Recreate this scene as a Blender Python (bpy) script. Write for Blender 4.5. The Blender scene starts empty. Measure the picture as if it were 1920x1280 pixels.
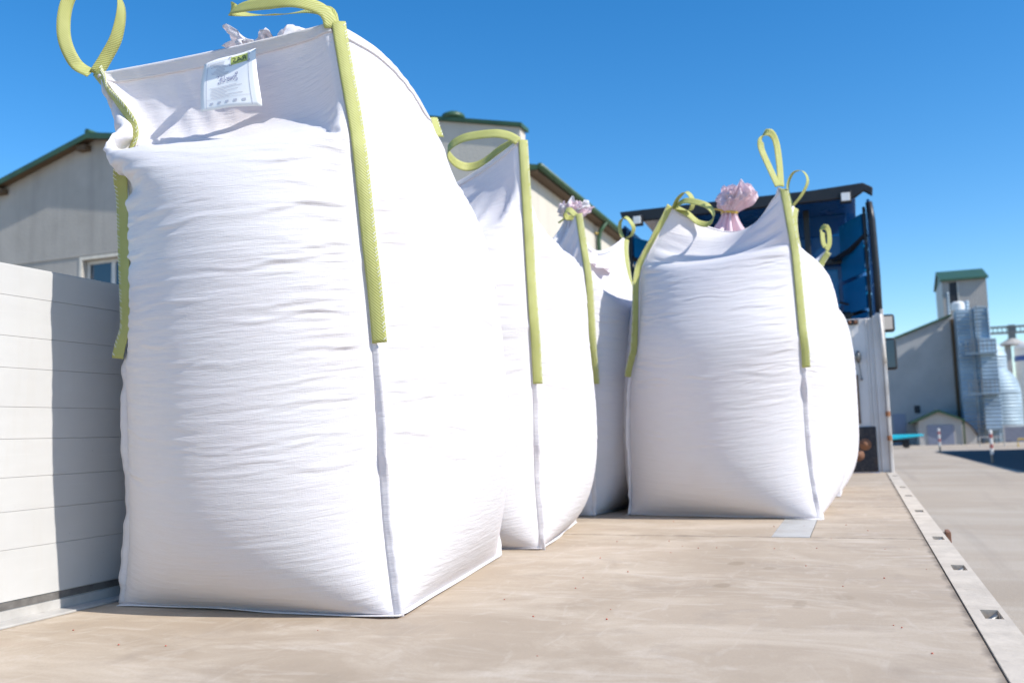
import bpy, bmesh, math, random
import numpy as np
from mathutils import Matrix, Vector

sc = bpy.context.scene
COL = sc.collection
R = math.radians

# ------------------------------------------------------------------ camera, sky, sun, exposure
# world: X across the trailer (right), Y along it (towards the cab), Z up, z = 0 on the trailer floor
GROUND = -1.2
cam = bpy.data.objects.new('camera', bpy.data.cameras.new('camera'))
COL.objects.link(cam); sc.camera = cam
cam.data.sensor_width = 36.0; cam.data.lens = 31.69
cam.data.clip_start = 0.05; cam.data.clip_end = 3000
cam.matrix_world = Matrix(((.9340, .0620, .3520, 0), (.3570, -.0840, -.9303, 0), (-.0281, .9945, -.1007, .468), (0, 0, 0, 1)))
cam.data.dof.use_dof = True; cam.data.dof.focus_distance = 2.45; cam.data.dof.aperture_fstop = 3.6

SUN_EL, SUN_AZ = 43.0, 10.5           # azimuth measured from +X towards the camera (-Y)
sdir = Vector((math.cos(R(SUN_EL))*math.cos(R(SUN_AZ)), -math.cos(R(SUN_EL))*math.sin(R(SUN_AZ)), math.sin(R(SUN_EL))))
world = bpy.data.worlds.new('World'); sc.world = world; world.use_nodes = True
wn = world.node_tree.nodes; wl_ = world.node_tree.links
bg = wn['Background']; sky = wn.new('ShaderNodeTexSky'); sky.sky_type = 'NISHITA'
sky.sun_disc = False; sky.sun_elevation = R(SUN_EL); sky.sun_rotation = R(90+SUN_AZ)
sky.air_density = 1.0; sky.dust_density = 0.3; sky.ozone_density = 3.0; sky.altitude = 300
hs_ = wn.new('ShaderNodeHueSaturation'); hs_.inputs['Saturation'].default_value = 1.36
wl_.new(sky.outputs[0], hs_.inputs['Color']); wl_.new(hs_.outputs[0], bg.inputs[0]); bg.inputs[1].default_value = 0.15
sun = bpy.data.objects.new('sun', bpy.data.lights.new('sun', 'SUN')); COL.objects.link(sun)
sun.data.energy = 4.6; sun.data.angle = R(0.55); sun.data.color = (1.0, .955, .89)
sun.rotation_euler = sdir.to_track_quat('Z', 'Y').to_euler(); sun.location = (8, -2, 9)
sc.view_settings.view_transform = 'Standard'; sc.view_settings.look = 'None'
sc.view_settings.exposure = 0.38; sc.view_settings.gamma = 1.0; sc.view_settings.use_curve_mapping = False
sc.render.resolution_x = 1024; sc.render.resolution_y = 682

# ------------------------------------------------------------------ material helpers
class NT:
    def __init__(s, name):
        s.m = bpy.data.materials.new(name); s.m.use_nodes = True
        s.n = s.m.node_tree.nodes; s.l = s.m.node_tree.links
        s.p = s.n['Principled BSDF']; s.out = s.n['Material Output']
    def node(s, t, **kw):
        n = s.n.new(t)
        for k, v in kw.items():
            if isinstance(k, str) and hasattr(n, k): setattr(n, k, v)
        return n
    def link(s, a, b): s.l.new(a, b)
    def coord(s, kind='Object', scale=(1, 1, 1), rot=(0, 0, 0)):
        tc = s.n.new('ShaderNodeTexCoord'); mp = s.n.new('ShaderNodeMapping')
        mp.inputs['Scale'].default_value = scale; mp.inputs['Rotation'].default_value = rot
        s.l.new(tc.outputs[kind], mp.inputs[0]); return mp.outputs[0]
    def noise(s, vec, scale, detail=4, rough=.55, dist=0):
        n = s.n.new('ShaderNodeTexNoise'); n.inputs['Scale'].default_value = scale
        n.inputs['Detail'].default_value = detail; n.inputs['Roughness'].default_value = rough
        n.inputs['Distortion'].default_value = dist; s.l.new(vec, n.inputs['Vector']); return n.outputs[0]
    def ramp(s, fac, stops):
        r = s.n.new('ShaderNodeValToRGB'); e = r.color_ramp.elements
        while len(e) < len(stops): e.new(.5)
        for i, (p, c) in enumerate(stops):
            e[i].position = p; e[i].color = (c, c, c, 1) if isinstance(c, (int, float)) else (*c, 1)
        s.l.new(fac, r.inputs[0]); return r.outputs[0]
    def mix(s, fac, a, b, mode='MIX'):
        m = s.n.new('ShaderNodeMix'); m.data_type = 'RGBA'; m.blend_type = mode
        def put(v, i):
            if isinstance(v, (tuple, list)): m.inputs[i].default_value = (*v, 1)
            elif isinstance(v, (int, float)): m.inputs[i].default_value = v if i == 0 else (v, v, v, 1)
            else: s.l.new(v, m.inputs[i])
        put(fac, 0); put(a, 6); put(b, 7); return m.outputs[2]
    def math(s, op, a, b=None):
        m = s.n.new('ShaderNodeMath'); m.operation = op
        for i, v in enumerate((a, b)):
            if v is None: continue
            if isinstance(v, (int, float)): m.inputs[i].default_value = v
            else: s.l.new(v, m.inputs[i])
        return m.outputs[0]
    def bump(s, h, strength=.3, dist=.01):
        b = s.n.new('ShaderNodeBump'); b.inputs['Strength'].default_value = strength
        b.inputs['Distance'].default_value = dist; s.l.new(h, b.inputs['Height'])
        s.l.new(b.outputs[0], s.p.inputs['Normal']); return b
    def base(s, c): 
        if isinstance(c, (tuple, list)): s.p.inputs['Base Color'].default_value = (*c, 1)
        else: s.l.new(c, s.p.inputs['Base Color'])
    def rough(s, v):
        if isinstance(v, (int, float)): s.p.inputs['Roughness'].default_value = v
        else: s.l.new(v, s.p.inputs['Roughness'])
    def metal(s, v): s.p.inputs['Metallic'].default_value = v

def plain(name, c, rough=.5, metal=0., var=.12, scale=6., bump=0., bscale=60., dirt=None, dirtamt=.5, spec=.5):
    t = NT(name); v = t.coord('Object')
    f = t.noise(v, scale, 5)
    col = t.mix(t.ramp(f, [(.3, 0.), (.7, 1.)]), tuple(x*(1-var) for x in c), tuple(min(1, x*(1+var)) for x in c))
    if dirt:
        d = t.noise(v, scale*.45, 6, .65)
        col = t.mix(t.ramp(d, [(.5, 0.), (.72, dirtamt)]), col, dirt)
    t.base(col); t.metal(metal); t.p.inputs['Specular IOR Level'].default_value = spec
    t.rough(t.ramp(f, [(.2, max(0, rough-.1)), (.8, min(1, rough+.1))]))
    if bump: t.bump(t.noise(v, bscale, 4), bump, .01)
    return t.m

M = {}
def make_fabric():
    t = NT('woven_bag_fabric')
    uv = t.coord('UV', (1, 1, 1))
    pink = t.ramp(t.noise(uv, 2.3, 4, .6), [(.45, 0.), (.8, .28)])
    dust = t.ramp(t.noise(uv, 5., 6, .7), [(.48, 0.), (.78, .32)])
    c = t.mix(pink, (.775, .758, .762), (.74, .645, .665))
    c = t.mix(dust, c, (.69, .66, .63))
    t.base(c); t.rough(.62); t.p.inputs['Specular IOR Level'].default_value = .3
    th = t.noise(t.coord('UV', (55, 620, 1)), 1., 2, .5)
    tv = t.noise(t.coord('UV', (520, 40, 1)), 1., 2, .5)
    wr = t.noise(t.coord('UV', (9, 95, 1)), 1., 3, .55, .3)
    h = t.math('ADD', t.math('ADD', t.math('MULTIPLY', th, .55), t.math('MULTIPLY', tv, .3)), t.math('MULTIPLY', wr, 1.6))
    t.bump(h, .42, .004)
    tr = t.n.new('ShaderNodeBsdfTranslucent'); tr.inputs[0].default_value = (.93, .74, .78, 1)
    mx = t.n.new('ShaderNodeMixShader'); mx.inputs[0].default_value = .16
    t.link(t.p.outputs[0], mx.inputs[1]); t.link(tr.outputs[0], mx.inputs[2]); t.link(mx.outputs[0], t.out.inputs[0])
    return t.m
def make_film():
    t = NT('thin_pink_film')
    uv = t.coord('Object')
    t.base(t.mix(t.noise(uv, 9, 3), (.86, .80, .83), (.86, .62, .68))); t.rough(.35)
    t.bump(t.noise(uv, 45, 4), .25, .006)
    tr = t.n.new('ShaderNodeBsdfTranslucent'); tr.inputs[0].default_value = (.95, .72, .77, 1)
    mx = t.n.new('ShaderNodeMixShader'); mx.inputs[0].default_value = .35
    t.link(t.p.outputs[0], mx.inputs[1]); t.link(tr.outputs[0], mx.inputs[2]); t.link(mx.outputs[0], t.out.inputs[0])
    return t.m
def make_strap():
    t = NT('lime_webbing')
    uv = t.coord('UV')
    w1 = t.n.new('ShaderNodeTexWave'); w1.wave_type = 'BANDS'; w1.bands_direction = 'DIAGONAL'
    w1.inputs['Scale'].default_value = 72; w1.inputs['Distortion'].default_value = .6; t.link(uv, w1.inputs[0])
    w2 = t.n.new('ShaderNodeTexWave'); w2.bands_direction = 'X'; w2.inputs['Scale'].default_value = 110
    t.link(uv, w2.inputs[0])
    n = t.noise(uv, 14, 4)
    c = t.mix(t.ramp(n, [(.3, 0.), (.7, 1.)]), (.40, .41, .085), (.53, .53, .16))
    c = t.mix(t.math('MULTIPLY', w1.outputs[1], .5), c, (.66, .65, .33))
    t.base(c); t.rough(.5)
    t.bump(t.math('ADD', w1.outputs[1], t.math('MULTIPLY', w2.outputs[1], .5)), .4, .002)
    tr = t.n.new('ShaderNodeBsdfTranslucent'); tr.inputs[0].default_value = (.62, .66, .10, 1)
    mx = t.n.new('ShaderNodeMixShader'); mx.inputs[0].default_value = .22
    t.link(t.p.outputs[0], mx.inputs[1]); t.link(tr.outputs[0], mx.inputs[2]); t.link(mx.outputs[0], t.out.inputs[0])
    return t.m
def make_floor():
    t = NT('worn_floor_board')
    v = t.coord('Object')
    big = t.noise(v, .9, 6, .6, .6)
    c = t.mix(t.ramp(big, [(.3, 0.), (.7, 1.)]), (.34, .268, .195), (.455, .366, .273))
    sm = t.noise(t.coord('Object', (1.2, 2.0, 1), (0, 0, .35)), 1.6, 8, .64, 1.0)
    c = t.mix(t.ramp(sm, [(.46, 0.), (.68, .6)]), c, (.57, .485, .385))
    s2 = t.noise(t.coord('Object', (1.0, 2.6, 1), (0, 0, -.25)), 3.2, 7, .66, 1.4)
    c = t.mix(t.ramp(s2, [(.52, 0.), (.75, .5)]), c, (.60, .53, .45))
    s3 = t.noise(t.coord('Object', (4.5, 1.4, 1), (0, 0, .5)), 2.4, 5, .6, 2.2)
    c = t.mix(t.ramp(s3, [(.56, 0.), (.78, .34)]), c, (.60, .53, .45))
    dk = t.noise(v, 4.2, 6, .68, .5)
    c = t.mix(t.ramp(dk, [(.54, 0.), (.72, .45)]), c, (.29, .235, .185))
    rd = t.noise(t.coord('Object', (.6, 2.6, 1), (0, 0, .12)), .9, 3)
    c = t.mix(t.ramp(rd, [(.64, 0.), (.74, .16)]), c, (.50, .31, .27))
    vo = t.n.new('ShaderNodeTexVoronoi'); vo.inputs['Scale'].default_value = 1.9
    t.link(t.coord('Object', (1, .8, 1)), vo.inputs['Vector'])
    vn = t.math('ADD', vo.outputs[0], t.math('MULTIPLY', t.noise(v, 22, 3), .05))
    c = t.mix(t.ramp(vn, [(.085, .45), (.105, 0.)]), c, (.30, .235, .17))
    for (x, y, rx, ry, k) in ((-.404, 2.776, .045, .060, .5), (-.302, 3.133, .035, .05, .42), (-.42, 3.222, .05, .08, .5), (-.06, 2.647, .045, .06, .28), (-.17, 2.523, .03, .09, .3), (-1.0, 1.55, .10, .16, .18)):
        mp = t.n.new('ShaderNodeMapping'); mp.vector_type = 'TEXTURE'; mp.inputs['Location'].default_value = (x, y, 0); mp.inputs['Scale'].default_value = (rx, ry, 1)
        t.link(v, mp.inputs[0]); ln = t.n.new('ShaderNodeVectorMath'); ln.operation = 'LENGTH'; t.link(mp.outputs[0], ln.inputs[0])
        e = t.math('ADD', ln.outputs['Value'], t.math('MULTIPLY', t.noise(v, 18, 3), .7))
        c = t.mix(t.ramp(e, [(.85, k), (1., k*.55)] if False else [(.80, k), (1.0, 0.)]), c, (.25, .19, .125))
    sx = t.n.new('ShaderNodeSeparateXYZ'); t.link(v, sx.inputs[0]); nz = t.noise(v, 9, 6, .7)
    for ax, q, w, k in ((1, 4.002, .030, .75), (1, 5.49, .035, .6), (1, 7.002, .04, .6), (0, .222, .030, .85), (0, -2.10, .03, .6)):
        e = t.math('DIVIDE', t.math('ABSOLUTE', t.math('SUBTRACT', sx.outputs[ax], q)), w)
        c = t.mix(t.ramp(t.math('ADD', t.math('MULTIPLY', e, .5), nz), [(.50, k), (.78, 0.)]), c, (.16, .13, .10))
    gr = t.noise(v, 160, 3, .7)
    c = t.mix(t.ramp(gr, [(.35, .16), (.6, 0.)]), c, (.25, .2, .16))
    t.base(c); t.rough(t.ramp(sm, [(.3, .66), (.7, .88)])); t.p.inputs['Specular IOR Level'].default_value = .3
    h = t.math('ADD', t.math('MULTIPLY', sm, .6), t.math('MULTIPLY', gr, .3))
    t.bump(h, .2, .005)
    return t.m
def make_ground():
    t = NT('yard_ground')
    v = t.coord('Object')
    a = t.noise(v, .12, 6, .6); b = t.noise(t.coord('Object', (.25, 1.6, 1), (0, 0, .3)), .5, 6, .65)
    c = t.mix(t.ramp(a, [(.35, 0.), (.65, 1.)]), (.355, .285, .21), (.445, .365, .28))
    c = t.mix(t.ramp(b, [(.45, 0.), (.62, .6)]), c, (.50, .435, .355))
    ty = t.noise(t.coord('Object', (2.6, .10, 1), (0, 0, -.25)), .8, 5, .6, .5)
    c = t.mix(t.ramp(ty, [(.54, 0.), (.70, .45)]), c, (.30, .25, .20))
    pt = t.noise(v, .55, 7, .7, .6)
    c = t.mix(t.ramp(pt, [(.55, 0.), (.66, .35)]), c, (.53, .47, .39))
    g = t.noise(v, 35, 4, .7)
    c = t.mix(t.ramp(g, [(.35, .35), (.6, 0.)]), c, (.27, .23, .19))
    t.base(c); t.rough(.9); t.bump(g, .4, .02)
    return t.m
def make_plaster(name, c1, c2, streak):
    t = NT(name); v = t.coord('Object')
    a = t.noise(v, .8, 6, .6); s = t.noise(t.coord('Object', (2.2, 2.2, .18)), 1.4, 6, .62)
    c = t.mix(t.ramp(a, [(.3, 0.), (.7, 1.)]), c1, c2)
    c = t.mix(t.ramp(s, [(.45, 0.), (.7, .5)]), c, streak)
    t.base(c); t.rough(.9); t.bump(t.noise(v, 18, 4), .35, .02)
    return t.m
def make_corrugated(name, c, scale, axis='X', metal=0., rough=.5, var=.1):
    t = NT(name); v = t.coord('Object')
    w = t.n.new('ShaderNodeTexWave'); w.bands_direction = axis; w.inputs['Scale'].default_value = scale
    t.link(v, w.inputs[0])
    n = t.noise(v, .6, 5, .6)
    cc = t.mix(t.ramp(n, [(.3, 0.), (.7, 1.)]), tuple(x*(1-var) for x in c), tuple(min(1, x*(1+var)) for x in c))
    t.base(cc); t.metal(metal); t.rough(rough); t.bump(w.outputs[1], .7, .05)
    return t.m
def make_rust(name, c, rustc, lo=.45, hi=.62):
    t = NT(name); v = t.coord('Object')
    n = t.noise(v, 5, 7, .7); n2 = t.noise(v, 40, 4)
    col = t.mix(t.ramp(n, [(lo, 0.), (hi, 1.)]), c, rustc)
    col = t.mix(t.ramp(n2, [(.45, 0.), (.75, .35)]), col, (.16, .13, .11))
    t.base(col); t.rough(.7); t.bump(n2, .4, .004)
    return t.m

M['fabric'] = make_fabric(); M['film'] = make_film(); M['strap'] = make_strap(); M['floor'] = make_floor(); M['ground'] = make_ground()
M['thread'] = plain('stitch_thread', (.80, .80, .70), .6)
M['fill'] = plain('pink_seed_fill', (.62, .38, .38), .9, scale=60)
M['label'] = plain('printed_tag', (.86, .86, .85), .45, var=.03)
M['ink'] = plain('blue_grey_ink', (.24, .25, .40), .6)
M['inkfaint'] = plain('faint_ink', (.52, .53, .60), .6)
M['tagblack'] = plain('tag_black', (.08, .09, .05), .6)
M['taglime'] = plain('tag_lime', (.50, .55, .14), .5)
def make_board():
    t = NT('painted_aluminium_board'); v = t.coord('Object')
    a = t.noise(v, 2.2, 6, .6); st = t.noise(t.coord('Object', (1, 9, .8)), 1.6, 6, .65); fi = t.noise(t.coord('Object', (1, 1.5, 40)), 2.5, 5, .6)
    c = t.mix(t.ramp(a, [(.3, 0.), (.7, 1.)]), (.485, .475, .455), (.54, .53, .51))
    c = t.mix(t.ramp(st, [(.52, 0.), (.75, .35)]), c, (.47, .44, .39))
    c = t.mix(t.ramp(fi, [(.60, 0.), (.70, .25)]), c, (.58, .57, .55))
    sp_ = t.noise(v, 55, 2, .5); c = t.mix(t.ramp(sp_, [(.74, 0.), (.78, .5)]), c, (.25, .2, .16))
    t.base(c); t.rough(t.ramp(a, [(.3, .34), (.7, .55)])); t.p.inputs['Specular IOR Level'].default_value = .35
    t.bump(t.noise(t.coord('Object', (1, 1.2, 4)), 1.4, 3), .25, .02)
    return t.m
M['board'] = make_board()
M['rail'] = plain('painted_steel_rail', (.53, .465, .385), .85, 0., .1, 9., .25, 40, (.38, .325, .26), .75, .2)
M['alu'] = plain('dull_aluminium', (.52, .50, .47), .5, .2, .12, 9, .15, 60, (.30, .27, .24), .6)
M['plate'] = plain('zinc_floor_plate', (.50, .49, .46), .45, .3, .1, 14, .1, 70, (.38, .33, .27), .6)
M['hole'] = plain('pocket_steel', (.15, .14, .13), .7, .2, .3, 30)
M['white_paint'] = plain('headboard_paint', (.68, .66, .645), .42, 0., .06, 3, .05, 30, (.46, .40, .34), .4)
M['cream_paint'] = plain('post_paint', (.70, .655, .60), .45, 0., .1, 6, .1, 30, (.35, .27, .2), .6)
M['plywood'] = plain('brown_plank', (.17, .115, .085), .7, 0., .25, 8, .3, 50, (.30, .24, .2), .6)
M['blackplate'] = make_rust('black_plate', (.022, .023, .03), (.10, .055, .03), .56, .72)
M['rust'] = make_rust('rusty_steel', (.20, .09, .05), (.33, .13, .05))
M['steel'] = plain('grey_fitting', (.20, .20, .195), .45, .7, .2, 30)
M['blue'] = plain('cab_blue_paint', (.003, .075, .24), .25, 0., .1, 2)
M['blue2'] = plain('cab_blue_panel', (.004, .16, .38), .22, 0., .1, 2)
M['black'] = plain('black_plastic', (.012, .013, .016), .45, 0., .2, 12)
M['rubber'] = plain('tyre_rubber', (.02, .02, .02), .8)
M['lamp'] = plain('lamp_lens', (.75, .75, .73), .2)
M['mirror'] = plain('mirror_glass', (.85, .88, .9), .03, 1., .01)
M['plaster'] = make_plaster('grey_plaster', (.36, .335, .295), (.45, .42, .375), (.30, .28, .25))
M['plaster_hall'] = make_plaster('cream_plaster', (.52, .48, .40), (.60, .55, .47), (.46, .43, .37))
M['green'] = plain('green_roof_sheet', (.035, .085, .04), .45, .0, .2, 3)
M['soffit'] = plain('brown_soffit', (.10, .065, .035), .8)
M['frame'] = plain('window_frame_paint', (.62, .60, .55), .5)
M['reveal'] = plain('window_reveal', (.68, .63, .53), .8)
M['hallwall'] = make_corrugated('pale_sheet_wall', (.44, .43, .42), 3.0, 'X', 0, .5)
M['towerwall'] = make_corrugated('tower_sheet_wall', (.40, .375, .35), 3.0, 'X', 0, .5)
M['gatewall'] = make_corrugated('gatehouse_sheet_wall', (.55, .52, .48), 4.0, 'X', 0, .5)
M['galv'] = make_corrugated('galvanised_sheet', (.30, .39, .46), 1.2, 'Z', .25, .5, .3)
M['galv_ring'] = make_corrugated('galvanised_rings', (.32, .41, .47), 1.3, 'Z', .2, .55, .2)
M['door'] = plain('grey_blue_door', (.25, .265, .33), .5, 0, .08)
M['dark'] = plain('dark_opening', (.02, .022, .026), .6)
M['whitesilo'] = plain('white_silo_paint', (.78, .77, .74), .4)
M['bluepaint'] = plain('blue_band', (.05, .12, .35), .5)
M['red'] = plain('red_paint', (.45, .13, .12), .6)
M['white'] = plain('white_paint', (.78, .77, .74), .5)
M['cyan'] = plain('cyan_paint', (.03, .66, .80), .35)
M['yellow'] = plain('yellow_paint', (.60, .42, .08), .5)
M['asphalt_shade'] = plain('dark_asphalt_shade', (.05, .052, .055), .85, 0, .2, 1.5, .3, 50)  # dark tone of the sheet that deepens the yard shadow
M['seed'] = plain('red_seed', (.42, .10, .06), .6, 0, .3, 60)
def glass_mat():
    t = NT('window_glass'); t.base((.03, .06, .09)); t.rough(.06); t.p.inputs['Specular IOR Level'].default_value = .8
    return t.m
M['glass'] = glass_mat()

# ------------------------------------------------------------------ object helpers
def tag(o, label=None, cat=None, group=None, kind=None):
    if label: o['label'] = label
    if cat: o['category'] = cat
    if group: o['group'] = group
    if kind: o['kind'] = kind
    return o
def empty(name, loc=(0, 0, 0), parent=None):
    o = bpy.data.objects.new(name, None); COL.objects.link(o); o.location = loc; o.empty_display_size = .1
    if parent: o.parent = parent
    return o
def link(name, me, mat, parent=None, smooth=False):
    o = bpy.data.objects.new(name, me); COL.objects.link(o)
    if mat is not None: me.materials.append(mat)
    if parent is not None:
        o.parent = parent
        o.matrix_parent_inverse = world_of(parent).inverted()
    if smooth:
        me.polygons.foreach_set('use_smooth', [True]*len(me.polygons)); me.update()
    return o
def world_of(o):
    m = Matrix.Translation(o.location)
    return m if o.parent is None else world_of(o.parent) @ o.matrix_parent_inverse @ m
class B:
    """collects shapes in world space into one mesh"""
    def __init__(s): s.v = []; s.f = []
    def add(s, vs, fs):
        k = len(s.v); s.v += [tuple(p) for p in vs]; s.f += [tuple(i+k for i in f) for f in fs]; return s
    def box(s, a, b):
        x0, y0, z0 = a; x1, y1, z1 = b
        return s.add([(x0,y0,z0),(x1,y0,z0),(x1,y1,z0),(x0,y1,z0),(x0,y0,z1),(x1,y0,z1),(x1,y1,z1),(x0,y1,z1)],
                     [(0,3,2,1),(4,5,6,7),(0,1,5,4),(1,2,6,5),(2,3,7,6),(3,0,4,7)])
    def prism(s, poly, axis, a, b):
        """poly in the two other axes (order x,y,z minus axis), extruded along axis a..b"""
        def pt(p, q):
            l = [p[0], p[1]]; l.insert(axis, q); return l
        n = len(poly)
        return s.add([pt(p, a) for p in poly]+[pt(p, b) for p in poly],
                     [tuple(range(n)), tuple(range(2*n-1, n-1, -1))]+[(i, i+n, (i+1) % n+n, (i+1) % n) for i in range(n)])
    def tube(s, pts, r, n=8, cap=True):
        pts = [Vector(p) for p in pts]; rings = []
        for i, p in enumerate(pts):
            d = (pts[min(i+1, len(pts)-1)]-pts[max(i-1, 0)]).normalized()
            a = d.orthogonal().normalized() if i == 0 else (rings_a - d*rings_a.dot(d)).normalized()
            rings_a = a; b = d.cross(a); rr = r[i] if isinstance(r, (list, tuple)) else r
            rings.append([p+(a*math.cos(2*math.pi*k/n)+b*math.sin(2*math.pi*k/n))*rr for k in range(n)])
        vs = [v for ri in rings for v in ri]; fs = []
        for i in range(len(pts)-1):
            for k in range(n): fs.append((i*n+k, i*n+(k+1) % n, (i+1)*n+(k+1) % n, (i+1)*n+k))
        if cap: fs += [tuple(range(n-1, -1, -1)), tuple((len(pts)-1)*n+k for k in range(n))]
        return s.add(vs, fs)
    def lathe(s, c, prof, n=24, axis=2):
        vs = []; fs = []
        for r_, h in prof:
            for k in range(n):
                a = 2*math.pi*k/n; p = [r_*math.cos(a), r_*math.sin(a)]; p.insert(axis, h)
                vs.append((c[0]+p[0], c[1]+p[1], c[2]+p[2]))
        m = len(prof)
        for i in range(m-1):
            for k in range(n): fs.append((i*n+k, i*n+(k+1) % n, (i+1)*n+(k+1) % n, (i+1)*n+k))
        fs += [tuple(range(n-1, -1, -1)), tuple((m-1)*n+k for k in range(n))]
        return s.add(vs, fs)
    def build(s, name, mat, parent=None, bevel=0., smooth=False, seg=2):
        me = bpy.data.meshes.new(name); me.from_pydata(s.v, [], s.f)
        bm = bmesh.new(); bm.from_mesh(me); bmesh.ops.recalc_face_normals(bm, faces=bm.faces)
        if bevel:
            es = [e for e in bm.edges if len(e.link_faces) == 2 and e.calc_face_angle() > .5]
            bmesh.ops.bevel(bm, geom=es, offset=bevel, segments=seg, affect='EDGES', profile=.5, clamp_overlap=True)
        bm.to_mesh(me); bm.free(); me.update()
        return link(name, me, mat, parent, smooth)
def struct(o): o['kind'] = 'structure'; return o
# ------------------------------------------------------------------ ground
g = B().add([(-1500, -400, GROUND), (1500, -400, GROUND), (1500, 2500, GROUND), (-1500, 2500, GROUND)], [(0, 1, 2, 3)]).build('ground', M['ground']); struct(g)
rd = B().add([(4.9, 30, GROUND+.004), (30, 26, GROUND+.004), (30, 60, GROUND+.004), (8.6, 56.3, GROUND+.004), (3.7, 53.3, GROUND+.004), (4.2, 45, GROUND+.004)], [(0, 1, 2, 3, 4, 5)]).build('shade_patch', M['asphalt_shade']); struct(rd)  # dark sheet cut to the warehouse shadow's outline, painting that shade darker

# ------------------------------------------------------------------ flatbed trailer
XL, XR, XI = -2.174, .306, .222
tr = empty('flatbed_trailer', (-.93, 4.5, GROUND))
tag(tr, 'flatbed trailer with scuffed tan floor boards, pale drop side and white headboard', 'trailer')
y0 = .35
for a, b in ((y0, 3.998), (4.005, 5.486), (5.494, 6.998), (7.006, 9.16)):
    if a == 4.005:      # a zinc strip is let into this board
        B().box((XL+.07, a, -.03), (-.372, b, 0)).build('floor_board', M['floor'], tr, .002)
        B().box((-.214, a, -.03), (XI, b, 0)).build('floor_board', M['floor'], tr, .002)
        B().box((-.370, a, -.03), (-.216, b, .0015)).build('floor_plate', M['plate'], tr, .001)
    else:
        B().box((XL+.07, a, -.03), (XI, b, 0)).build('floor_board', M['floor'], tr, .002)
B().box((XL+.004, y0, -.032), (XL+.067, 9.16, .004)).build('floor_edge_profile', M['alu'], tr, .002)
# right side rail with rope-hook pockets
pk = [1.75, 2.478, 3.23, 4.02, 5.205, 6.274, 7.085, 8.545]
rl = B().box((XI+.003, y0, -.11), (XI+.030, 9.22, .003)).build('side_rail', M['rail'], tr)
B().box((XR-.014, y0, -.11), (XR, 9.22, .003)).build('rail_lip', M['rail'], rl)
ed = [y0]+[q for y in pk for q in (y-.055, y+.055)]+[9.22]
for i in range(0, len(ed), 2):
    B().box((XI+.03005, ed[i], -.10), (XR-.01405, ed[i+1], .003)).build('rail_cover', M['rail'], rl)
B().box((XI+.0305, y0+.01, -.11), (XR-.0145, 9.2, -.055)).build('pocket_floor', M['hole'], rl)
for y in pk:
    B().tube([(XI+.036, y-.02, -.05), (XI+.045, y, -.012), (XI+.058, y+.012, -.006), (XI+.066, y+.02, -.03)], .008, 8).build('rope_hook', M['steel'], rl, smooth=True)
B().box((XR+.002, 4.30, -.07), (XR+.032, 4.38, -.012)).box((XR+.018, 4.29, -.05), (XR+.036, 4.39, -.002)).build('rusty_bracket', M['rust'], tr, .004)['label'] = 'rusty steel bracket on the rail edge'
# chassis below
for x in (-1.45, -.41):
    B().box((x-.07, .8, -.55), (x+.07, 9.0, -.16)).build('chassis_beam', M['steel'], tr)
for y in np.arange(.9, 9.1, .8):
    B().box((XL+.05, y-.04, -.16), (XR-.03, y+.04, -.035)).build('cross_member', M['steel'], tr)
B().box((XL, y0-.02, -.30), (XR, y0-.004, .002)).build('rear_beam', M['rail'], tr, .003)
for y in (1.6, 2.9):
    for x in (-1.98, .10):
        w = B().lathe((x-.11 if x < -1 else x-.11, y, GROUND+.48), [(.30, 0), (.46, 0), (.48, .03), (.48, .19), (.46, .22), (.30, .22)], 28, 0).build('wheel', M['rubber'], tr, smooth=False)
        B().lathe((x-.08, y, GROUND+.48), [(.05, 0), (.29, .02), (.295, .16), (.05, .14)], 20, 0).build('rim', M['alu'], w)
# drop side on the left, nine stacked hollow boards
zs = [.028, .095, .191, .293, .385, .490, .578, .686, .774, .887, .971]
ds = B().box((XL-.028, y0, .0), (XL-.004, 9.1, .975)).build('drop_side', M['board'], tr)
B().box((XL-.003, y0, .001), (XL+.003, 9.1, .030)).build('bottom_rail', M['alu'], ds, .001)
B().box((XL-.003, y0, .0325), (XL-.0015, 9.1, .052)).build('groove', M['hole'], ds)
zz = [.054]+zs[2:]
for a, b in zip(zz[:-1], zz[1:]):
    B().box((XL-.0035, y0, a+.0004), (XL+.0005, 9.1, b-.0004)).build('board', M['board'], ds, .0006)
lt = B().box((XL-.03, 2.36, .972), (XL+.0, 2.46, 1.0)).box((XL-.025, 2.39, 1.0), (XL-.008, 2.43, 1.02)).build('latch', M['steel'], ds, .003)
# headboard
hy = 9.2
hb = B().box((XL, hy, .004), (.19, hy+.05, 1.46)).build('headboard', M['white_paint'], tr, .004)
B().prism([(.19, .003), (.262, .003), (.262, 1.50), (.235, 1.505), (.205, 1.475), (.19, 1.475)], 1, hy-.02, hy+.07).build('corner_post', M['white_paint'], hb, .006)
B().box((.264, hy-.07, -.05), (.292, hy+.09, 1.53)).build('post_edge_strip', M['cream_paint'], hb, .004)
for x in (.150, .125, .205): B().box((x, hy-.012, .01), (x+.014, hy-.001, 1.455)).build('pressed_rib', M['white_paint'], hb, .004)
B().box((-.115, hy-.006, .93), (.012, hy-.001, 1.40)).build('cream_panel', M['cream_paint'], hb, .002)
B().box((-2.1, hy-.018, .46), (.034, hy-.002, .925)).build('plank', M['plywood'], hb, .003)
B().box((-2.1, hy-.026, .010), (.158, hy-.004, .43)).build('kick_plate', M['blackplate'], hb, .008)
for (x, z) in ((.055, .265), (-.012, .165)):
    B().lathe((x, hy-.026, z), [(.012, -.014), (.02, -.012), (.026, -.004), (.055, -.003), (.058, .002)], 16, 1).build('bolt_washer', M['rust'], hb, smooth=True)
B().box((-.2, hy-.02, 1.405), (.066, hy-.003, 1.452)).build('hinge_plate', M['black'], hb, .003)
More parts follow.
